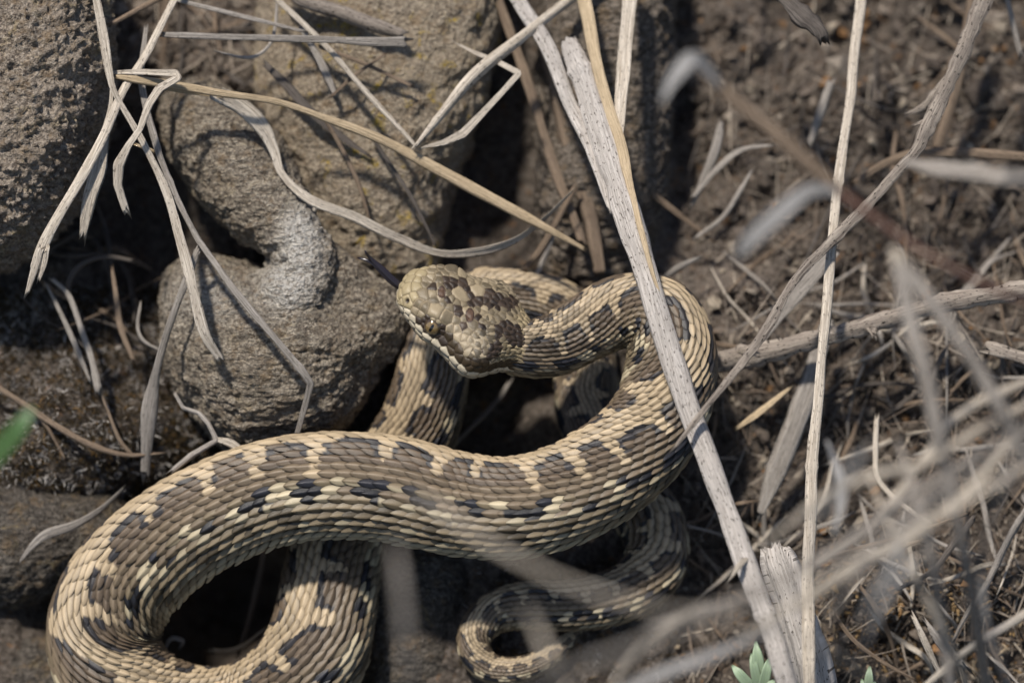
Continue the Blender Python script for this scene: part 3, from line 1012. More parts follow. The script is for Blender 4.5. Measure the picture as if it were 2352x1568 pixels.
te = NT('snake_eye')
te.set('Base Color', te.n('ShaderNodeVertexColor', layer_name='Col').outputs[0])
te.set('Roughness', 0.08)
te.set('Specular IOR Level', 0.6)
te.set('Coat Weight', 0.6)
te.set('Coat Roughness', 0.03)
for sg in (1, -1):
    v, f, c = eye_geo(sg)
    mesh_obj('eye', v, f, te.m, parent=snake, colr=c)

tt_m = NT('tongue')
tt_m.set('Base Color', (0.018, 0.014, 0.018, 1))
tt_m.set('Roughness', 0.25)
M['tongue'] = tt_m.m
tips = [[(925, 662, 3.6), (900, 646, 3.65), (876, 622, 3.7), (856, 604, 3.75), (838, 596, 3.75), (821, 592, 3.7)],
        [(925, 660, 3.63), (902, 642, 3.69), (878, 618, 3.75), (858, 600, 3.8), (846, 588, 3.9), (838, 576, 4.05)]]
tv, tf, tu = [], [], []
o_ = 0
for tp in tips:
    v, f, u = stem_geo(tp, [15, 15, 14, 10, 7, 3], flat=0.55, seed=3, wob=0.0, ridge=0.0, fray=0.0)
    tv.append(v); tu.append(u)
    tf += [tuple(q + o_ for q in r) for r in f]
    o_ += len(v)
mesh_obj('tongue', np.vstack(tv), tf, M['tongue'], parent=snake, uv=np.vstack(tu))

# ------------------------------------------------------------------ stalks, straws and twigs over rocks and snake
stem('speckled_stalk', 'thick pale grey stalk speckled black, leaning across the snake\'s right coil', 'stalk',
     [(1306, 92, 1.6), (1322, 135, 1.8), (1352, 225, 2.3), (1402, 375, 3.2), (1452, 535, 4.3), (1502, 695, 5.0), (1556, 860, 5.4), (1622, 1035, 5.9), (1692, 1235, 6.6), (1752, 1405, 7.2), (1812, 1575, 7.6), (1880, 1800, 6.5), (1940, 2050, 2.6)],
     [38, 50, 56, 61, 61, 57, 55, 53, 51, 47, 44, 42, 42], 'stalk', seed=1, flat=0.75, ridge=0.05, fray=0.06, sides=16, nodes=(0.035, 0.62))
stem('joining_stalk', 'pale speckled stem joining the thick grey stalk from its left side', 'stalk',
     [(1150, -90, 0.6), (1196, 5, 1.0), (1262, 120, 1.6), (1310, 240, 2.1), (1352, 330, 2.7), (1380, 405, 3.2), (1405, 480, 3.6)], [36, 36, 37, 34, 32, 28, 16], 'stem', seed=2, flat=0.8, sides=14)
stem('greenish_straw', 'thin greenish yellow stem running down the right edge of the thick stalk', 'gold',
     [(1318, -90, 1.2), (1345, 20, 1.6), (1372, 150, 2.2), (1398, 250, 2.7), (1424, 335, 3.2), (1448, 440, 4.0), (1482, 570, 4.9), (1520, 690, 5.2)], [28, 30, 28, 28, 26, 18, 12, 6], 'stem', seed=3, flat=0.8)
stem('double_straw', 'pale double stem ending in a cut tip beside the thick stalk', 'pale',
     [(1452, -80, 1.2), (1443, 20, 1.6), (1434, 140, 2.1), (1428, 240, 2.6), (1424, 332, 3.1)], [36, 35, 32, 27, 18], 'stem', seed=4, flat=0.45, ridge=0.14, cup=0.25)
stem('golden_straw', 'long golden grass stem lying across the lichen boulder, its sheath split open', 'gold',
     [(262, 176, 3.5), (320, 184, 3.5), (390, 194, 3.4), (500, 213, 3.3), (640, 236, 3.0), (760, 276, 2.7), (880, 322, 2.5), (1000, 386, 2.3), (1120, 452, 2.2), (1240, 517, 2.1), (1342, 572, 1.8)], [10, 19, 20, 17, 15, 17, 22, 27, 26, 20, 10], 'stem', seed=5, flat=0.4)
stem('sheath_flap', 'loose yellow sheath strip hanging under the golden stem by the folded leaf', 'gold',
     [(385, 203, 3.2), (440, 212, 3.1), (510, 224, 3.0)], [8, 10, 3], 'leaf', seed=6, flat=0.25)
stem('curled_leaf', 'long brownish curled grass leaf sweeping under the golden stem towards the stalk', 'pale',
     [(505, 216, 3.0), (560, 245, 2.6), (605, 290, 2.4), (632, 345, 2.3), (652, 402, 2.3), (715, 458, 2.3), (815, 496, 2.3), (915, 546, 2.3), (1005, 580, 2.3), (1095, 578, 2.2), (1180, 552, 2.0), (1250, 502, 1.6), (1315, 437, 1.1)],
     [34, 40, 36, 24, 18, 22, 26, 26, 20, 26, 26, 20, 12], 'leaf', seed=7, flat=0.10, turn=1.1, cup=0.2)
stem('folded_leaf', 'pale dry leaf folded sharply over itself next to the big boulder', 'pale',
     [(256, 166, 3.3), (330, 164, 3.6), (405, 166, 3.9), (412, 180, 4.0), (368, 206, 4.1), (345, 240, 4.1), (322, 298, 4.1), (296, 335, 4.1), (274, 380, 4.0), (272, 425, 3.9), (292, 489, 3.7)],
     [8, 12, 16, 18, 22, 20, 15, 16, 24, 20, 14], 'leaf', seed=8, flat=0.14, sharp=True, cup=0.15)
stem('hanging_straw', 'pale flattened stem hanging from the top and ending on the curled boulder', 'pale',
     [(205, -80, 3.4), (224, 5, 3.5), (240, 90, 3.6), (252, 168, 3.7), (268, 222, 3.7), (330, 332, 3.6), (386, 452, 3.6), (422, 580, 3.8), (446, 680, 3.9), (470, 768, 3.9), (505, 826, 3.6)], [14, 17, 21, 17, 12, 15, 19, 23, 24, 22, 17], 'stem', seed=9, flat=0.4, cup=0.2)
stem('bent_straw', 'thin grey stem crossing the curled boulder and kinked above the front coil', 'grey',
     [(334, 70, 2.6), (322, 180, 2.9), (338, 262, 3.1), (365, 358, 3.2), (402, 452, 3.3), (455, 552, 3.5), (532, 660, 3.9), (620, 764, 4.0), (698, 858, 3.8), (714, 882, 3.7), (702, 930, 3.4), (682, 1000, 3.0)], [11, 15, 17, 15, 14, 14, 15, 16, 17, 15, 13, 12], 'stem', seed=10, flat=0.75, sharp=True, nodes=(0.34, 0.83))
ss_ = empty('split_straw', P(75, 640, 3.9))
tag(ss_, 'long grey straw slanting down across the big boulder to a split ragged end', 'straw')
stem('shaft', None, 'pale',
     [(430, -60, 2.2), (398, 5, 2.5), (335, 125, 3.0), (285, 205, 3.5), (244, 300, 3.9), (200, 384, 4.2), (135, 492, 4.2), (98, 565, 4.0), (80, 620, 3.9)], [12, 14, 17, 20, 20, 22, 24, 28, 26], parent=ss_, seed=11, flat=0.5, cup=0.2, fray=0.05)
stem('prong', None, 'pale', [(94, 570, 4.1), (78, 620, 4.0), (62, 674, 3.9)], [16, 16, 9], parent=ss_, seed=12, flat=0.35, fray=0.1)
stem('prong', None, 'pale', [(106, 570, 4.1), (100, 606, 4.0), (90, 640, 3.9)], [16, 15, 8], parent=ss_, seed=13, flat=0.35, fray=0.1)
stem('broad_leaf', 'broad pale dry leaf tip pointing down beside the big boulder', 'pale',
     [(256, 190, 3.4), (254, 245, 3.5), (240, 318, 3.7), (226, 390, 3.9), (206, 455, 3.9), (192, 537, 3.7)], [8, 12, 22, 36, 36, 16], 'leaf', seed=14, flat=0.10, cup=0.15, fray=0.14)
stem('level_straw', 'straight level straw with a frayed cut end above the golden stem', 'grey', [(374, 79, 2.6), (560, 85, 2.6), (760, 91, 2.5), (850, 95, 2.4), (932, 96, 2.3)], [12, 14, 15, 18, 26], seed=15, flat=0.6, ridge=0.15, fray=0.1)
stem('slanting_straw', 'thin straw sloping from the top edge to above the level straw', 'grey', [(370, -15, 2.0), (420, 3, 2.0), (520, 28, 2.0), (610, 50, 2.0), (700, 73, 1.9)], [8, 9, 10, 10, 6], seed=16)
stem('brown_straw', 'short brown straw leaning on the big boulder\'s top right edge', 'brown', [(252, 57, 2.6), (310, 26, 2.3), (372, -6, 1.9)], [10, 12, 12], seed=17)
stem('kinked_straw', 'thin straw running down to a V-shaped kink above the golden stem', 'pale', [(600, -40, 1.2), (640, 5, 1.4), (702, 62, 1.8), (765, 124, 2.0), (830, 200, 2.2), (892, 268, 2.4), (957, 338, 2.7)], [14, 14, 13, 12, 13, 12, 8], seed=18)
stem('fibrous_straw', 'fibrous pale stem rising from the V-shaped kink behind the side stem', 'pale', [(955, 336, 2.7), (1012, 264, 2.5), (1090, 172, 2.2), (1200, 82, 1.6), (1300, 5, 1.0), (1370, -50, 0.6)], [9, 20, 26, 24, 22, 22], 'stem', seed=19, flat=0.5, ridge=0.16)
stem('zigzag_leaf', 'narrow pale leaf bent into a sharp hook above the dark crevice', 'pale', [(966, 338, 2.6), (1020, 326, 2.5), (1064, 306, 2.4), (1104, 264, 2.3), (1150, 215, 2.2), (1192, 168, 2.1), (1140, 140, 1.9), (1094, 122, 1.7), (1050, 101, 1.5)], [5, 14, 20, 16, 14, 14, 12, 10, 4], 'leaf', seed=20, flat=0.14, sharp=True, cup=0.2)
stem('ringed_twig', 'thick tan twig with dark rings lying against the lichen boulder', 'bark', [(640, -50, 1.0), (700, 0, 1.2), (800, 32, 1.4), (870, 58, 1.5), (925, 78, 1.5)], [34, 34, 34, 30, 22], 'twig', seed=21, knob=0.1)
stem('fine_straw', 'fine straw on the lichen boulder just below the level straw', 'brown', [(735, 108, 1.6), (840, 148, 1.6), (946, 198, 1.6)], [8, 9, 7], seed=22)
stem('fine_straw', 'short fine straw crossing the kinked straw on the lichen boulder', 'brown', [(762, 222, 1.6), (815, 176, 1.7), (884, 126, 1.6)], [7, 9, 6], seed=23)
stem('rootlet', 'curly forked grey rootlet hanging below the level straw', 'grey', [(636, 10, 1.4), (632, 60, 1.6), (620, 102, 1.8), (590, 128, 2.0), (555, 132, 2.0), (500, 119, 2.0)], [6, 8, 7, 7, 6, 3], 'root', seed=24)
stem('dead_leaf', 'dull grey dead leaf lying over the lichen boulder behind the golden stem', 'dark', [(612, 150, 1.3), (662, 200, 1.4), (720, 262, 1.5), (790, 318, 1.4), (850, 360, 1.3)], [16, 20, 20, 16, 6], 'leaf', seed=25, flat=0.12)
stem('dark_straw', 'thin dark straw on the lower part of the lichen boulder', 'dark', [(852, 310, 1.5), (905, 390, 1.6), (955, 470, 1.7), (1000, 562, 1.6)], [9, 9, 9, 5], seed=26)
stem('dark_straw', 'thin brown straw beside yellow lichen on the lichen boulder', 'brown', [(742, 268, 1.5), (790, 350, 1.5), (826, 430, 1.6), (850, 512, 1.5)], [7, 9, 9, 5], seed=27)
stem('dry_leaf', 'grey dry blade beside the lichen boulder\'s upper edge', 'grey', [(690, 60, 1.5), (740, 150, 1.5), (770, 220, 1.5)], [10, 16, 8], 'leaf', seed=28, flat=0.15)
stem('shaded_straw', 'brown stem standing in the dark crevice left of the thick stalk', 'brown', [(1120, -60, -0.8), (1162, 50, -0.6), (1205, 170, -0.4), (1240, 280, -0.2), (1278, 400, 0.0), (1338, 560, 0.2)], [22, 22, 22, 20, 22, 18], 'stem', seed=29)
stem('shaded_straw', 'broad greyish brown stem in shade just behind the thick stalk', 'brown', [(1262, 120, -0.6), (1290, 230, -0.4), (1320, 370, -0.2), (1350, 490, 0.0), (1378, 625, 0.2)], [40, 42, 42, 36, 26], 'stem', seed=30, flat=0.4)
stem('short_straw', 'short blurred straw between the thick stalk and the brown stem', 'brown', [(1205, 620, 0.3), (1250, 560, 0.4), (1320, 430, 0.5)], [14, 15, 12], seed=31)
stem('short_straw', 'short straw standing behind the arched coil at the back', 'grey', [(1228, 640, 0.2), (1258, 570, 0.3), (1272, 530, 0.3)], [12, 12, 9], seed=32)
stem('thin_straw', 'thin brown straw at the right foot of the layered rock', 'brown', [(1452, 408, -0.6), (1530, 470, -0.6), (1640, 556, -0.8)], [12, 13, 8], seed=33)

# right side
stem('tall_straw', 'tall straight pale straw standing upright in front of the bark twig', 'pale', [(1985, -90, 0.4), (1976, 10, 0.9), (1956, 190, 1.7), (1932, 370, 2.5), (1912, 540, 3.3), (1896, 730, 4.0), (1880, 900, 4.5), (1868, 1040, 4.9), (1860, 1220, 5.3), (1856, 1400, 5.7), (1858, 1580, 6.0), (1870, 1800, 4.5), (1885, 1990, 2.4)],
     [22, 23, 22, 22, 22, 22, 23, 27, 28, 28, 28, 28, 28], seed=40, flat=0.7, nodes=(0.25, 0.545))
kt = empty('knobby_twig', P(2255, 0, 1.0))
tag(kt, 'long knobby twig curving from the top down to the thick stalk', 'twig')
stem('branch', None, 'bark', [(2300, -110, 1.6), (2258, -5, 2.0), (2225, 80, 2.3), (2190, 162, 2.6), (2158, 235, 2.8), (2130, 292, 3.0), (2105, 345, 3.1), (2070, 385, 3.2), (2000, 462, 3.5), (1902, 560, 3.9), (1822, 650, 4.6), (1752, 768, 5.3), (1690, 852, 5.8), (1612, 948, 6.3), (1545, 1032, 6.5)],
     [40, 38, 36, 34, 30, 30, 28, 24, 23, 22, 20, 20, 17, 15, 6], parent=kt, seed=41, knob=0.18, flat=0.95, sides=14)
stem('side_shoot', None, 'bark', [(2200, 150, 2.5), (2165, 190, 2.2), (2125, 240, 1.9), (2085, 262, 1.7)], [16, 12, 16, 6], parent=kt, seed=42, knob=0.3)
stem('bud', None, 'bark', [(2140, 272, 2.9), (2120, 280, 3.0), (2104, 286, 3.0)], [16, 14, 4], parent=kt, seed=43, knob=0.3)
bt = empty('bark_twig', P(1700, 830, 1.5))
tag(bt, 'rough barked twig running from the snake\'s right coil to the right edge', 'twig')
stem('branch', None, 'bark', [(1632, 842, 1.5), (1660, 830, 1.6), (1740, 812, 1.8), (1830, 792, 2.0), (1900, 772, 2.1), (1990, 746, 2.3), (2080, 722, 2.4), (2190, 692, 2.6), (2290, 678, 2.7), (2440, 656, 2.8)],
     [26, 40, 42, 36, 35, 34, 33, 32, 34, 34], parent=bt, seed=44, knob=0.22, sides=16)
stem('stub', None, 'bark', [(1694, 815, 1.7), (1706, 806, 2.0), (1730, 802, 2.2)], [14, 18, 10], parent=bt, seed=45, knob=0.25)
stem('stub', None, 'bark', [(2000, 756, 2.4), (2008, 772, 2.7)], [18, 12], parent=bt, seed=46, knob=0.25)
stem('broken_twig', 'short broken barked twig end poking in at the right edge', 'bark', [(2266, 800, 2.2), (2290, 806, 2.2), (2350, 822, 2.2), (2450, 850, 2.0)], [24, 28, 26, 26], 'twig', seed=47, knob=0.22, sides=14)
stem('torn_twig', 'dark weathered twig with a torn end hanging from the top edge', 'dark', [(1740, -90, 2.2), (1800, -10, 2.8), (1842, 35, 3.0), (1880, 70, 3.1), (1890, 92, 3.1)], [30, 36, 40, 32, 18], 'twig', seed=48, knob=0.3, fray=0.14, ridge=0.16)
stem('faint_straw', 'blurred brown stem behind the knobby twig at the top right', 'brown', [(2245, -60, -0.9), (2222, 80, -0.8), (2190, 220, -0.7), (2150, 345, -0.7)], [30, 30, 28, 24], 'stem', seed=49)
stem('faint_straw', 'thin pale stem tip hanging in the top right corner', 'grey', [(2300, -60, 0.2), (2322, 30, 0.2), (2345, 130, 0.2)], [12, 12, 14], 'stem', seed=50)
stem('faint_straw', 'short upright grey straw fragment left of the tall straw', 'grey', [(1908, 190, -1.0), (1884, 260, -1.0), (1862, 330, -1.0)], [16, 18, 14], seed=51)
stem('arched_straw', 'arching brown stem crossing behind the knobby twig to the right edge', 'brown', [(1962, 420, 0.1), (2030, 378, 0.2), (2110, 352, 0.4), (2220, 350, 0.5), (2330, 358, 0.6), (2440, 370, 0.6)], [12, 20, 22, 20, 22, 22], 'stem', seed=52)
stem('grey_leaf', 'bluish grey flat blade lying behind the lower knobby twig', 'grey', [(1925, 570, 1.4), (1860, 640, 1.5), (1795, 720, 1.6), (1740, 792, 1.6)], [24, 30, 28, 20], 'leaf', seed=53, flat=0.12)
stem('flat_leaf', 'broad dull leaf lying below the bark twig, tapering downwards', 'grey', [(1898, 740, 0.7), (1872, 830, 0.9), (1835, 960, 1.2), (1790, 1070, 1.3), (1742, 1190, 1.2)], [30, 34, 46, 48, 10], 'leaf', seed=54, flat=0.10, cup=0.1)
stem('brown_leaf', 'amber brown dry leaf sliver beside the snake\'s right coil', 'gold', [(1690, 985, 1.3), (1740, 950, 1.4), (1812, 892, 1.3)], [8, 15, 6], 'leaf', seed=55, flat=0.12)
stem('stump_stalk', 'short thick broken stalk standing behind the tall straw at the bottom', 'stalk', [(1775, 1256, 4.2), (1786, 1300, 4.2), (1818, 1420, 4.2), (1850, 1520, 4.1), (1890, 1640, 3.4), (1960, 1850, 1.8)], [50, 74, 82, 82, 82, 82], 'stalk', seed=56, flat=0.8, sides=18, fray=0.16)
stem('peeling_sliver', 'small white sliver peeling off the lower thick stalk', 'pale', [(1716, 1280, 7.0), (1696, 1300, 7.4), (1676, 1330, 7.4)], [10, 14, 4], 'sliver', seed=57, flat=0.25)
stem('slender_twig', 'slender twig reaching right from the lower tall straw', 'brown', [(1866, 1288, 4.6), (1930, 1270, 4.7), (2010, 1248, 4.8), (2100, 1222, 4.8), (2220, 1180, 4.6)], [8, 9, 9, 8, 6], 'twig', seed=58, knob=0.15)
stem('slender_twig', 'brittle brown twig just below the slender twig by the tall straw', 'brown', [(1886, 1352, 4.3), (1950, 1310, 4.4), (2030, 1270, 4.4), (2130, 1236, 4.3)], [9, 12, 10, 6], 'twig', seed=59, knob=0.2)
stem('hooked_straw', 'pale straw bending like an elbow right of the tall straw', 'pale', [(2012, 960, 1.6), (2010, 1040, 1.8), (2016, 1100, 2.0), (2060, 1150, 2.1), (2130, 1200, 2.2)], [11, 12, 13, 13, 9], seed=60)
stem('slanted_twig', 'grey twig slanting steeply near the bottom right corner', 'grey', [(2380, 1130, 2.6), (2320, 1230, 2.7), (2270, 1330, 2.9), (2215, 1420, 2.9), (2190, 1470, 2.7)], [14, 18, 15, 10, 7], 'twig', seed=61, knob=0.12)
stem('slanted_twig', 'dark crooked twig below the slender twigs at bottom right', 'dark', [(2235, 1190, 2.9), (2195, 1240, 3.0), (2140, 1310, 3.1), (2060, 1352, 3.1)], [14, 15, 13, 8], 'twig', seed=62, knob=0.2)
stem('litter_stick', 'pale pointed stick lying on the crumbly soil at bottom right', 'pale', [(2100, 1418, 3.0), (2128, 1480, 3.1), (2158, 1545, 3.0)], [9, 16, 9], seed=63, flat=0.4)
stem('litter_stick', 'fibrous grey stick with a flared end on the crumbly soil', 'grey', [(2128, 1430, 3.2), (2165, 1480, 3.3), (2210, 1528, 3.2)], [9, 26, 14], seed=64, flat=0.35, fray=0.18, ridge=0.2)
stem('litter_stick', 'brown bent rootlet lying left of the pale pointed stick', 'brown', [(1922, 1418, 3.0), (1960, 1468, 3.0), (2030, 1520, 3.1), (2100, 1560, 3.0)], [9, 9, 8, 6], 'root', seed=65)

# left side
stem('sheathed_straw', 'grey stem swollen by a papery sheath standing in dark moss', 'grey', [(456, 566, 3.3), (428, 640, 3.3), (398, 720, 3.1), (366, 830, 2.7), (352, 890, 2.4), (342, 950, 2.2), (338, 1010, 2.0), (332, 1095, 1.6)], [14, 16, 15, 15, 24, 32, 26, 18], 'stem', seed=70, flat=0.5, ridge=0.14)
stem('hollow_straw', 'pale hollow stem with a cut white end in the dark moss', 'grey', [(120, 640, 0.9), (160, 680, 1.1), (190, 760, 1.3), (212, 830, 1.5), (226, 892, 1.6)], [10, 12, 14, 14, 18], 'stem', seed=71, nodes=(0.9,))
stem('hollow_straw', 'thin bluish stem leaning against the pale hollow stem in moss', 'grey', [(105, 650, 0.8), (140, 720, 1.1), (172, 790, 1.3), (206, 872, 1.4)], [6, 10, 13, 8], 'stem', seed=72)
stem('rootlet', 'fine brown rootlet running down from the pale hollow stem', 'brown', [(226, 890, 1.5), (250, 950, 1.6), (275, 1010, 1.7), (306, 1048, 1.7)], [6, 7, 9, 9], 'root', seed=73)
stem('root', 'long brown root creeping over the moss from the left edge', 'brown', [(-60, 850, 1.2), (0, 893, 1.4), (60, 932, 1.5), (140, 985, 1.7), (215, 1024, 1.8), (290, 1044, 1.9), (375, 1040, 1.8)], [13, 13, 13, 12, 13, 10, 5], 'root', seed=74, knob=0.1)
stem('root', 'thin side root forking down from the long brown root', 'brown', [(62, 932, 1.4), (105, 975, 1.5), (148, 1052, 1.5)], [8, 8, 5], 'root', seed=75)
stem('forked_straw', 'whitish straw forking just above the front coil, left prong', 'grey', [(402, 905, 2.5), (420, 936, 2.5), (458, 948, 2.5), (478, 970, 2.6), (498, 1010, 2.7), (440, 1044, 2.8), (395, 1080, 2.7)], [6, 8, 10, 11, 12, 14, 10], seed=76, sharp=True)
stem('forked_straw', 'whitish fibrous strip curving over the front coil\'s back', 'pale', [(496, 1008, 2.7), (530, 1018, 2.8), (566, 1044, 2.8)], [10, 20, 12], 'leaf', seed=77, flat=0.2)
stem('twisted_leaf', 'grey twisted dry leaf lying on the low mossy stone', 'grey', [(46, 1290, 1.9), (78, 1250, 2.1), (110, 1226, 2.1), (170, 1206, 2.0), (230, 1170, 1.9), (285, 1120, 1.6)], [4, 14, 20, 18, 14, 10], 'leaf', seed=78, flat=0.15, turn=1.0)
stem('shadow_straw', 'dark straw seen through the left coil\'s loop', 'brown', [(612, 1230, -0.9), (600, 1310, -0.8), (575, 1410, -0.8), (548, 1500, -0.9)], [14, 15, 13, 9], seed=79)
stem('curled_sliver', 'small yellowish curled sliver inside the left coil\'s loop', 'gold', [(484, 1492, -0.1), (520, 1494, 0.0), (560, 1480, 0.0), (612, 1440, -0.2)], [9, 12, 9, 5], 'sliver', seed=80)
stem('curled_sliver', 'tiny whitish curl at the bottom of the left coil\'s loop', 'pale', [(378, 1488, 0.2), (392, 1466, 0.4), (420, 1472, 0.4), (410, 1490, 0.2)], [8, 10, 9, 6], 'sliver', seed=81)
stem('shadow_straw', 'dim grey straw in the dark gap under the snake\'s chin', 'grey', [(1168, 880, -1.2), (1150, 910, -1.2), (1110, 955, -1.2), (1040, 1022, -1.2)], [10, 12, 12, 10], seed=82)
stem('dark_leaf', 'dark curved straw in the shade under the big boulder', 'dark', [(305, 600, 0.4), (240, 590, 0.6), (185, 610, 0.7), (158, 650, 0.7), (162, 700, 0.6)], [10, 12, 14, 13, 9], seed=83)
stem('dark_leaf', 'brownish leaf sliver hanging in the dark gap beside the curled boulder', 'brown', [(258, 620, 0.9), (268, 690, 1.1), (276, 750, 1.2), (306, 825, 1.2)], [8, 13, 14, 8], 'leaf', seed=84, flat=0.2)
stem('dark_leaf', 'thin grey curl lying against the curled boulder\'s left foot', 'grey', [(322, 700, 1.2), (316, 750, 1.3), (330, 782, 1.4), (372, 806, 1.4)], [6, 8, 8, 4], seed=85)
stem('orange_straw', 'tiny orange straw chip between the hanging and bent stems', 'gold', [(316, 334, 3.2), (338, 342, 3.2), (358, 350, 3.1)], [6, 9, 7], seed=86)
gb = stem('green_blade', 'blurred fresh green grass blade at the left edge', 'blade', [(-400, 1500, 3.0), (-160, 1200, 14.0), (-60, 1100, 17.0), (0, 1035, 18.0), (40, 985, 18.5), (72, 940, 18.5)], [50, 56, 56, 50, 38, 12], 'grass blade', seed=87, flat=0.08, cup=0.25, fray=0.0)

# green seedlings at the lower edge
def seedling(label, x, y, w, leaves):
    r = empty('seedling', P(x, y + 220, 2.0))
    tag(r, label, 'plant')
    stem('stem', None, 'blade', [(x, y + 220, 2.0), (x, y + 120, w - 1.0), (x, y + 40, w)], [10, 10, 9], parent=r, seed=x)
    for k, (dx, dy, wd) in enumerate(leaves):
        stem('leaf', None, 'leaf', [(x, y + 45, w), (x + dx * 0.35, y + 45 + (dy - 45) * 0.35, w + 0.3), (x + dx * 0.75, y + 45 + (dy - 45) * 0.75, w + 0.5), (x + dx, y + dy, w + 0.4)], [8, wd, wd * 0.9, 4], parent=r, seed=x + k, flat=0.10, cup=0.2, fray=0.0)
seedling('pale green lobed seedling behind the foot of the thick stalk', 1748, 1560, 5.2, [(-12, -88, 26), (-66, -34, 26), (-24, -60, 22), (20, -52, 20), (30, 0, 22), (-50, 10, 22)])
seedling('tiny green leaf tip beside the broken stalk at the bottom', 1838, 1575, 5.0, [(26, -16, 22), (-6, -10, 16)])
seedling('tiny green leaf tip poking from the crumbly soil', 1990, 1588, 4.0, [(8, -58, 20), (-10, -30, 14), (20, -24, 14)])

# ------------------------------------------------------------------ out-of-focus stems between camera and snake
rp = empty('russet_plant', P(2400, 720, 12))
tag(rp, 'blurred russet stem with grey leaves slanting over the upper right soil', 'plant')
stem('stem', None, 'brown', [(1600, 150, 18.0), (1660, 205, 18.2), (1800, 322, 18.5), (1930, 442, 18.8)], [12, 24, 26, 26], parent=rp, seed=90, fray=0)
stem('stem', None, 'red', [(1930, 442, 18.8), (2080, 552, 19.0), (2200, 622, 19.0), (2352, 694, 18.6), (2600, 800, 16.0), (3000, 980, 4.0), (3300, 1150, 0.0)], [20, 16, 14, 14, 14, 14, 14], parent=rp, seed=91, fray=0)
stem('leaf', None, 'ash', [(1660, 205, 18.2), (1625, 160, 18.6), (1590, 135, 19.0), (1545, 185, 19.2), (1520, 235, 19.2)], [12, 30, 38, 28, 10], parent=rp, seed=92, flat=0.08, cup=0.2, fray=0)
stem('leaf', None, 'ash', [(1930, 442, 18.8), (1860, 440, 19.2), (1780, 500, 19.6), (1725, 548, 19.6), (1690, 590, 19.4)], [12, 28, 34, 34, 10], parent=rp, seed=93, flat=0.08, cup=0.2, fray=0)
stem('pale_blade', 'blurred pale greenish blade pointing in from the right edge', 'grey', [(2075, 368, 14.0), (2150, 385, 14.5), (2250, 396, 15.0), (2352, 410, 15.0), (2600, 450, 6.0), (2900, 560, -2.0)], [10, 40, 46, 44, 40, 36], 'leaf', seed=94, flat=0.08, fray=0)
ft = empty('forked_stalk', P(2330, 1000, 12))
tag(ft, 'blurred tan stem forking downwards in front of the bark twig', 'stem')
stem('node', None, 'pale', [(2046, 574, 18.6), (2062, 592, 18.8), (2076, 616, 18.8)], [16, 28, 22], parent=ft, seed=95, fray=0)
stem('prong', None, 'grey', [(2066, 600, 18.8), (2095, 740, 19.0), (2135, 900, 19.0), (2170, 1060, 18.5), (2230, 1350, 16.0), (2320, 1900, 2.5)], [28, 32, 30, 28, 26, 24], parent=ft, seed=96, fray=0)
stem('prong', None, 'grey', [(2066, 600, 18.8), (2160, 720, 18.8), (2240, 840, 18.6), (2320, 980, 18.2), (2450, 1250, 15.0), (2650, 1700, 2.0)], [26, 28, 28, 26, 24, 24], parent=ft, seed=97, fray=0)
FG = 'pale blurred stems in the foreground'
def fg(label, mat, pts, wd, seed, name='blurred_stalk', flat=0.8):
    stem(name, label, mat, pts, wd, 'stem', FG, seed=seed, fray=0, flat=flat)
fg('blurred tan stem slanting from the right edge down towards the tall straw', 'pale', [(1880, 1300, 13.5), (1990, 1215, 14.5), (2120, 1060, 15.0), (2200, 955, 15.0), (2352, 880, 14.0), (2700, 760, 8.0), (3100, 700, 0.0)], [11.4, 16.2, 18.1, 19.0, 20.9, 19.0, 19.0], 100)
fg('blurred grey stem beneath the slanting tan stem at the right edge', 'grey', [(1900, 1420, 23.0), (1985, 1300, 24.0), (2110, 1180, 24.0), (2250, 1060, 23.0), (2352, 985, 22.0), (2700, 800, 12.0), (3000, 700, 0.0)], [12.1, 18.2, 18.9, 17.5, 17.5, 15.5, 13.5], 101)
fg('broad blurred grey stem sweeping up from the tail to the lower right', 'grey', [(800, 2300, 4.0), (1050, 1760, 25.0), (1280, 1560, 30.0), (1480, 1478, 31.0), (1720, 1370, 31.0), (1950, 1250, 30.0), (2200, 1095, 29.0), (2300, 1010, 28.0)], [13.1, 16.2, 17.3, 17.3, 15.7, 15.7, 13.1, 5.2], 102)
fg('blurred grey stem lying over the front coil\'s lower flank and the tail', 'pale', [(935, 1120, 27.0), (1010, 1165, 27.5), (1120, 1245, 28.0), (1290, 1330, 28.5), (1480, 1390, 28.5), (1700, 1430, 27.0), (2000, 1560, 23.0), (2400, 2000, 3.5)], [4.7, 12.4, 14.2, 13.5, 13.5, 12.4, 11.8, 11.8], 103)
fg('blurred upright grey leaf in front of the shaded stone', 'grey', [(905, 1235, 29.0), (915, 1310, 29.5), (925, 1400, 29.5), (930, 1500, 29.0), (950, 1680, 26.0), (1000, 2400, 4.0)], [3.2, 14.9, 18.1, 17.2, 15.3, 9.3], 104, 'blurred_leaf', 0.12)
fg('blurred tan leaf over the middle of the tail\'s curl', 'pale', [(1210, 1395, 28.5), (1235, 1450, 28.5), (1265, 1520, 28.5), (1310, 1620, 27.0), (1500, 2300, 4.0)], [3.0, 13.0, 16.1, 14.3, 8.7], 105, 'blurred_leaf', 0.12)
fg('blurred pale stem crossing the bottom right corner', 'pale', [(2060, 1640, 7.5), (2150, 1555, 8.5), (2240, 1480, 9.5), (2310, 1440, 9.5), (2450, 1360, 8.0), (2800, 1250, 1.0)], [13.6, 16.3, 16.3, 16.3, 16.3, 16.3], 106)
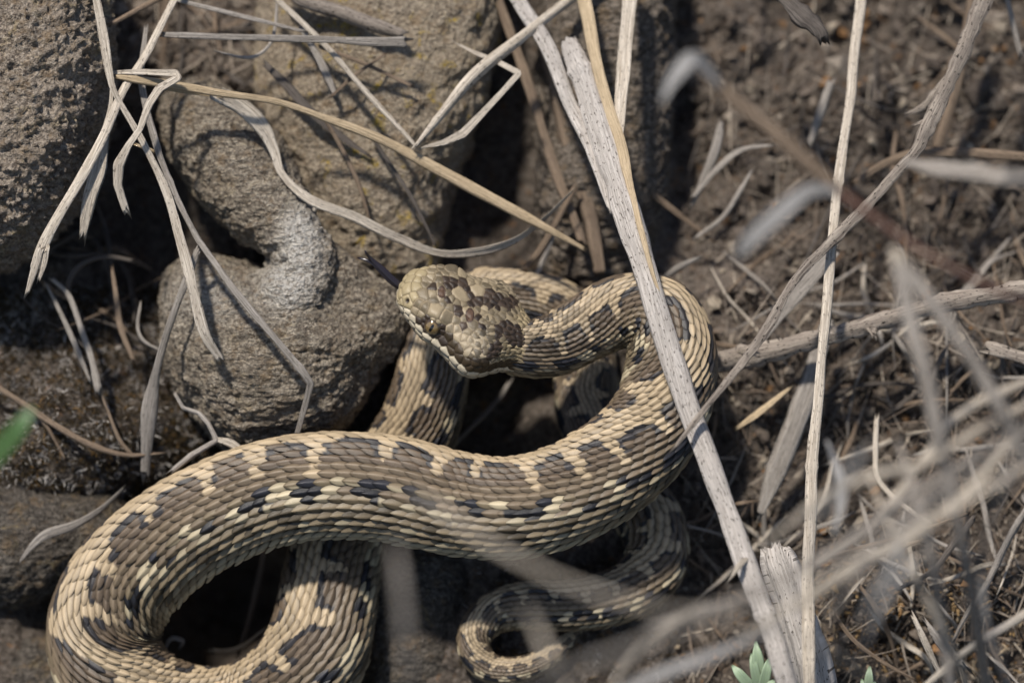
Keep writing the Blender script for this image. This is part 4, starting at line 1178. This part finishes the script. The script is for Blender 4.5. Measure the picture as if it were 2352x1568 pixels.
fg('blurred grey stem rising along the lower right edge', 'ash', [(2500, 1900, 3.0), (2330, 1600, 14.0), (2270, 1440, 16.0), (2255, 1290, 17.0), (2290, 1150, 21.5), (2345, 1020, 21.5)], [11.5, 12.9, 12.9, 12.1, 11.5, 5.4], 107)
fg('blurred grey leaf between the thick stalk and the broken stalk', 'ash', [(1840, 1195, 22.0), (1900, 1160, 22.5), (1950, 1080, 23.0), (2010, 1010, 23.0)], [6.2, 16.8, 15.5, 3.1], 108, 'blurred_leaf', 0.12)
fg('blurred grey leaf right of the broken stalk over crumbly soil', 'ash', [(1980, 1500, 20.0), (2010, 1420, 21.0), (2060, 1330, 21.5), (2120, 1270, 21.5)], [5.0, 17.4, 19.9, 5.0], 109, 'blurred_leaf', 0.12)

fg('blurred ash grey stem crossing low behind the tall straw to the right edge', 'pale', [(1660, 1500, 19.0), (1800, 1400, 20.0), (1960, 1290, 20.5), (2150, 1190, 20.0), (2352, 1075, 19.0), (2700, 900, 12.0), (3000, 820, 0.0)], [6.8, 13.6, 15.0, 16.3, 16.3, 16.3, 15.0], 110)
fg('blurred steep ash grey stem between crumbly soil and the slanting twig', 'grey', [(2060, 1010, 17.0), (2100, 1140, 18.0), (2140, 1290, 18.0), (2160, 1440, 16.0), (2200, 1700, 14.0), (2260, 2100, 3.0)], [6.8, 20.4, 23.1, 21.8, 19.0, 17.7], 111)
fg('blurred forked ash grey stem above the slender twigs', 'pale', [(1760, 1250, 18.0), (1880, 1150, 19.0), (2010, 1090, 19.5), (2130, 1060, 19.0), (2300, 960, 17.0), (2700, 780, 10.0), (3000, 700, 0.0)], [5.4, 13.6, 16.3, 16.3, 16.3, 16.3, 15.0], 112)
fg('broad blurred whitish leaf over the crumbly soil by the brittle twig', 'ash', [(1960, 1440, 17.0), (2000, 1370, 18.0), (2050, 1290, 18.5), (2090, 1210, 18.5)], [5.0, 22.0, 23.0, 5.0], 113, 'blurred_leaf', 0.12)
fg('blurred whitish leaf drooping beside the lower tall straw', 'ash', [(1900, 1010, 13.0), (1925, 1080, 14.0), (1935, 1150, 14.5), (1915, 1230, 14.5)], [6.0, 22.0, 22.0, 5.0], 114, 'blurred_leaf', 0.12)
fg('blurred ash grey leaf low over the ground right of the tail', 'ash', [(1330, 1640, 19.0), (1480, 1560, 20.0), (1640, 1500, 20.0), (1790, 1440, 19.0)], [7.0, 26.0, 25.0, 6.0], 115, 'blurred_leaf', 0.12)

fg('thin blurred tan stem running parallel under the slanting tan stem', 'pale', [(1830, 1400, 17.0), (1960, 1310, 18.0), (2090, 1240, 18.5), (2240, 1110, 18.0), (2400, 960, 17.0), (2800, 780, 6.0), (3000, 720, 0.0)], [8, 16, 18, 18, 18, 18, 16], 116)
fg('thin blurred tan stem leaning left over the crumbly soil', 'pale', [(1990, 1080, 16.0), (2050, 1220, 17.0), (2120, 1360, 17.0), (2200, 1520, 15.0), (2300, 1800, 6.0), (2360, 1960, 2.5)], [6, 14, 16, 16, 16, 16], 117)
fg('thin blurred grey stem crossing the lower thick stalk', 'grey', [(1480, 1440, 18.0), (1620, 1400, 19.0), (1780, 1340, 19.5), (1950, 1240, 19.0), (2100, 1130, 18.0), (2250, 1040, 17.0)], [6, 16, 18, 18, 16, 6], 118)
fg('thin blurred tan stem curving up beside the tail\'s curl', 'pale', [(1360, 2200, 4.0), (1380, 1720, 17.0), (1420, 1560, 19.0), (1500, 1460, 20.0), (1620, 1380, 20.0)], [16, 18, 20, 18, 6], 119)

# pale dry wisps on the bare soil beside the layered rock
for k, (lab, pts, wd) in enumerate([
    ('pale bent dry wisp at the soil edge beside the dark gap', [(1655, 285, -0.6), (1640, 350, -0.5), (1612, 420, -0.6), (1590, 470, -0.8)], [14, 18, 14, 6]),
    ('pale arching dry wisp reaching right from the dark gap', [(1590, 455, -0.6), (1640, 395, -0.3), (1700, 345, -0.2), (1775, 332, -0.3)], [8, 13, 12, 6]),
    ('dull dry wisp lying low under the grey blurred leaf', [(1600, 545, -0.6), (1660, 500, -0.4), (1700, 440, -0.3), (1725, 395, -0.4)], [7, 12, 12, 6]),
    ('short pale wisp just above the right coil on bare soil', [(1520, 640, 0.2), (1560, 612, 0.3), (1610, 590, 0.2)], [8, 14, 6])]):
    stem('dry_wisp', lab, 'grey', pts, wd, 'straw', 'dry wisps on the bare soil', seed=130 + k, flat=0.3)

# ------------------------------------------------------------------ dead grass strands caught in the soil
r4 = np.random.default_rng(77)
TONE = {'grey': 'grey', 'brown': 'brown', 'dark': 'dark', 'pale': 'pale'}
ZONES = [(1600, 1900, -50, 420, 'between the layered rock and the tall straw'), (1600, 1900, 420, 800, 'on the bare soil above the bark twig'),
         (1600, 1890, 800, 1140, 'under the bark twig beside the right coil'), (1600, 1890, 1140, 1700, 'by the foot of the thick stalk'),
         (1880, 2420, -50, 330, 'under the upper knobby twig'), (1880, 2150, 330, 720, 'between the tall straw and the russet stem'),
         (2150, 2420, 330, 720, 'under the russet stem by the arching stem'), (1880, 2150, 720, 1010, 'below the bark twig right of the tall straw'),
         (2150, 2420, 720, 1010, 'around the broken barked twig'), (1880, 2150, 1010, 1300, 'around the elbow-bent pale straw'),
         (2150, 2420, 1010, 1300, 'beside the dark crooked twig'), (1880, 2150, 1300, 1700, 'on crumbly soil by the broken stalk'), (2150, 2420, 1300, 1700, 'on crumbly soil under the slanting grey twig')]
def strand(x, y, ang, ln, wd, mat, dw, seed, where, group):
    pts = []
    a = ang
    for k in range(5):
        xx, yy = x + ln * (k / 4 - 0.5) * math.cos(a), y + ln * (k / 4 - 0.5) * math.sin(a)
        a += r4.normal() * 0.10
        q = P(xx, yy, 0)
        w0 = ground([q[0]], [q[1]])[0]
        pts.append((xx, yy, w0 + dw * (0.4 + 0.8 * r4.random())))
    fl = float(r4.choice([0.2, 0.5, 0.9]))
    lean = abs(math.cos(ang))
    how = 'upright' if lean < 0.35 else ('slanting' if lean < 0.85 else 'level')
    form = {0.2: 'leaf', 0.5: 'flattened straw', 0.9: 'thin straw'}[fl] if wd < 12 else {0.2: 'broad leaf', 0.5: 'broad flattened straw', 0.9: 'thick straw'}[fl]
    size = 'short ' if ln < 170 else ('long ' if ln > 270 else '')
    label = '%s%s %s dead %s %s' % (size, how, TONE[str(mat)], form, where)
    if label in used:
        return False
    used.add(label)
    stem('dead_grass_strand', label, str(mat), pts, [wd * 0.5, wd, wd, wd * 0.9, wd * 0.4], 'straw', group, seed=seed, flat=fl, sides=8, turn=float(r4.normal() * 0.8))
    return True
used = set()
def tries(make):
    for _ in range(12):
        if make():
            return
def soil_strand(k):
    x = r4.uniform(1600, 2380)
    y = r4.uniform(20, 1560)
    if y < 640 and r4.random() < (0.8 if x < 1880 else 0.4):
        y = r4.uniform(600, 1560); x = r4.uniform(1850, 2380)
    where = next((z[4] for z in ZONES if z[0] <= x < z[1] and z[2] <= y < z[3]), 'on the brown soil')
    return strand(x, y, r4.choice([1.35, 1.75, 2.3, 0.5, 2.9, 1.1]) + r4.normal() * 0.25, r4.uniform(120, 340), r4.uniform(5, 14), r4.choice(['brown', 'brown', 'dark', 'dark'] if y < 640 else ['grey', 'brown', 'dark', 'grey', 'brown', 'pale']), 0.7, 200 + k, where, 'dead grass strands matted on the soil')
for k in range(95):
    tries(lambda: soil_strand(k))
for k in range(16):
    tries(lambda: strand(r4.uniform(60, 330), r4.uniform(560, 800), r4.uniform(0.0, 3.1), r4.uniform(90, 300), r4.uniform(5, 14), r4.choice(['dark', 'brown', 'dark']), 1.0, 320 + k, 'in shade between big boulder and moss', 'dark strands below the big boulder'))
for k in range(14):
    tries(lambda: strand(r4.uniform(270, 650), r4.uniform(20, 190), r4.uniform(-0.6, 2.6), r4.uniform(80, 290), r4.uniform(5, 13), r4.choice(['brown', 'grey', 'dark']), 0.5, 350 + k, 'on soil between big boulder and lichen boulder', 'strands above the curled boulder'))

# ------------------------------------------------------------------ loose stuff: crumbs, moss, fibres
def surf(px, py):
    k = 1.0 / PXCM
    u, v = (px - 1176) * k, (784 - py) * k
    w = ground(u, v)
    f = (DIST - w) / DIST
    u, v = u * f, v * f
    return np.column_stack([u, v, ground(u, v)])

ICO_V = []
gr = (1 + 5 ** 0.5) / 2
for a in (-1, 1):
    for b in (-gr, gr):
        ICO_V += [(0, a, b), (a, b, 0), (b, 0, a)]
ICO_V = unit(np.array(ICO_V))
import itertools
_d = np.linalg.norm(ICO_V[:, None] - ICO_V[None], axis=2)
_e = np.isclose(_d, np.sort(np.unique(np.round(_d, 5)))[1], atol=1e-3)
ICO_F = []
for t in itertools.combinations(range(12), 3):
    if _e[t[0], t[1]] and _e[t[1], t[2]] and _e[t[0], t[2]]:
        n_ = np.cross(ICO_V[t[1]] - ICO_V[t[0]], ICO_V[t[2]] - ICO_V[t[0]])
        ICO_F.append(t if n_ @ ICO_V[t[0]] > 0 else (t[0], t[2], t[1]))
ICO_F = np.array(ICO_F)

def rot_random(r, n):
    q = unit(r.normal(size=(n, 4)))
    w, x, y, z = q.T
    return np.stack([np.stack([1 - 2 * (y * y + z * z), 2 * (x * y - z * w), 2 * (x * z + y * w)], -1),
                     np.stack([2 * (x * y + z * w), 1 - 2 * (x * x + z * z), 2 * (y * z - x * w)], -1),
                     np.stack([2 * (x * z - y * w), 2 * (y * z + x * w), 1 - 2 * (x * x + y * y)], -1)], 1)

def crumbs(name, label, pos, size, aspect, cols, r):
    n = len(pos)
    sh = ICO_V[None] * (1 + 0.28 * r.normal(size=(n, 12, 1))) * (np.array(aspect)[None, None] * (1 + 0.25 * r.normal(size=(n, 1, 3))))
    sh = np.einsum('nij,nkj->nki', rot_random(r, n), sh) * size[:, None, None]
    v = (pos[:, None, :] + sh).reshape(-1, 3)
    f = (ICO_F[None] + (np.arange(n) * 12)[:, None, None]).reshape(-1, 3)
    c = np.repeat(cols, 12, axis=0)
    o = mesh_obj(name, v, f, M['crumb'], colr=c, smooth=False)
    return tag(o, label, 'soil', kind='stuff')

r5 = np.random.default_rng(99)
PAL = np.array([(0.19, 0.155, 0.125), (0.12, 0.097, 0.08), (0.26, 0.22, 0.18), (0.07, 0.057, 0.048), (0.32, 0.27, 0.21), (0.24, 0.135, 0.065), (0.16, 0.13, 0.105)])
n = 7500
px = np.r_[r5.uniform(1560, 2420, n), r5.uniform(230, 700, 1500)]
py = np.r_[r5.uniform(-40, 1640, n), r5.uniform(-40, 260, 1500)]
ps = surf(px, py)
sz = np.exp(r5.normal(np.log(0.045), 0.75, len(px))).clip(0.015, 0.42)
ps[:, 2] += sz * 0.4
cc = PAL[r5.choice(len(PAL), len(px), p=[.26, .22, .16, .14, .06, .06, .10])] * (0.8 + 0.4 * r5.random((len(px), 1)))
crumbs('soil_crumbs', 'loose brown soil crumbs and grit covering the bank', ps, sz, (1, 0.8, 0.7), cc, r5)
n = 1500
px = r5.normal(2080, 190, n); py = r5.normal(1450, 100, n)
ps = surf(px, py)
sz = np.exp(r5.normal(np.log(0.07), 0.4, n)).clip(0.03, 0.2)
ps[:, 2] += sz * 0.8 + 0.08 * r5.random(n)
cc = np.array([(0.30, 0.20, 0.10), (0.22, 0.13, 0.06), (0.36, 0.28, 0.19), (0.08, 0.06, 0.045)])[r5.choice(4, n)] * (0.75 + 0.5 * r5.random((n, 1)))
crumbs('chaff', 'tan and orange chaff scattered over the soil at bottom right', ps, sz, (1.2, 0.5, 0.28), cc, r5)

def fibres(name, label, base, direc, length, width, colr, mat, r, bend=0.35, seg=4):
    n = len(base)
    side = unit(np.cross(direc, r.normal(size=(n, 3))))
    cur = np.cross(direc, side)
    t = np.linspace(0, 1, seg)
    c = base[:, None, :] + direc[:, None, :] * (length[:, None] * t)[..., None] + cur[:, None, :] * (bend * length[:, None] * t ** 2)[..., None] * r.normal(size=(n, 1, 1))
    wv = width[:, None] * (1 - 0.85 * t ** 1.5)
    v = np.stack([c - side[:, None] * wv[..., None], c + side[:, None] * wv[..., None]], 2).reshape(-1, 3)
    q = []
    for k in range(seg - 1):
        q.append((2 * k, 2 * k + 1, 2 * k + 3, 2 * k + 2))
    f = (np.array(q)[None] + (np.arange(n) * seg * 2)[:, None, None]).reshape(-1, 4)
    cl_ = colr[:, None, None, :] * np.ones((1, seg, 2, 1))
    o = mesh_obj(name, v, f, M[mat], colr=cl_.reshape(-1, 3))
    return tag(o, label, name.replace('_', ' '), kind='stuff')

# moss: starry tufts, each a rosette of tiny leaves with pale hair points
def moss(name, label, px, py, extra, rr):
    b = surf(px, py)
    b[:, 2] += extra
    nb_ = 10
    B = np.repeat(b, nb_, 0)
    d = rr.normal(size=(len(B), 3)); d[:, 2] = np.abs(d[:, 2]) * 0.8 + 0.35; d[:, 1] += 0.15
    d = unit(d)
    ln = rr.uniform(0.10, 0.30, len(B))
    pal = np.array([(0.05, 0.038, 0.024), (0.08, 0.058, 0.03), (0.03, 0.025, 0.019), (0.20, 0.115, 0.035), (0.55, 0.51, 0.47)])
    white = np.repeat(rr.random(len(b)) < 0.10, nb_)
    c = pal[np.where(white, 4, rr.choice(5, len(B), p=[.34, .22, .27, .09, .08]))] * (0.7 + 0.6 * rr.random((len(B), 1)))
    fibres(name, label, B, d, ln, rr.uniform(0.006, 0.014, len(B)), c, 'moss', rr)

rm = np.random.default_rng(5)
n = 3400
px = np.r_[rm.uniform(-40, 470, n), rm.uniform(380, 620, 500)]
py = np.r_[rm.uniform(660, 1180, n), rm.uniform(930, 1100, 500)]
keep = ~((px > 400) & (py < 900))
moss('moss', 'dark moss with tiny whitish star tips covering the ground left of the boulder', px[keep], py[keep], 0.02, rm)
n = 500
moss('moss_fringe', 'sparse dark moss fringe beside the tail and shaded stone', rm.uniform(1060, 1560, n), rm.uniform(1290, 1600, n), 0.0, rm)

n = 3200
px = np.r_[r5.uniform(1580, 2420, n), r5.uniform(240, 700, 400)]
py = np.r_[-20 + 1640 * r5.random(n) ** 0.7, r5.uniform(-20, 240, 400)]
b = surf(px, py); b[:, 2] += 0.06 + 0.25 * r5.random(len(b))
d = r5.normal(size=(len(b), 3)); d[:, 2] *= 0.25; d[:, 1] *= 1.3
c = np.array([(0.30, 0.25, 0.20), (0.16, 0.12, 0.09), (0.40, 0.34, 0.27), (0.09, 0.07, 0.055)])[r5.choice(4, len(b), p=[.3, .35, .1, .25])]
fibres('litter_fibres', 'fine broken plant fibres scattered over the soil', b, unit(d), r5.uniform(0.25, 1.9, len(b)), r5.uniform(0.008, 0.03, len(b)), c, 'litter', r5, 0.3, 5)
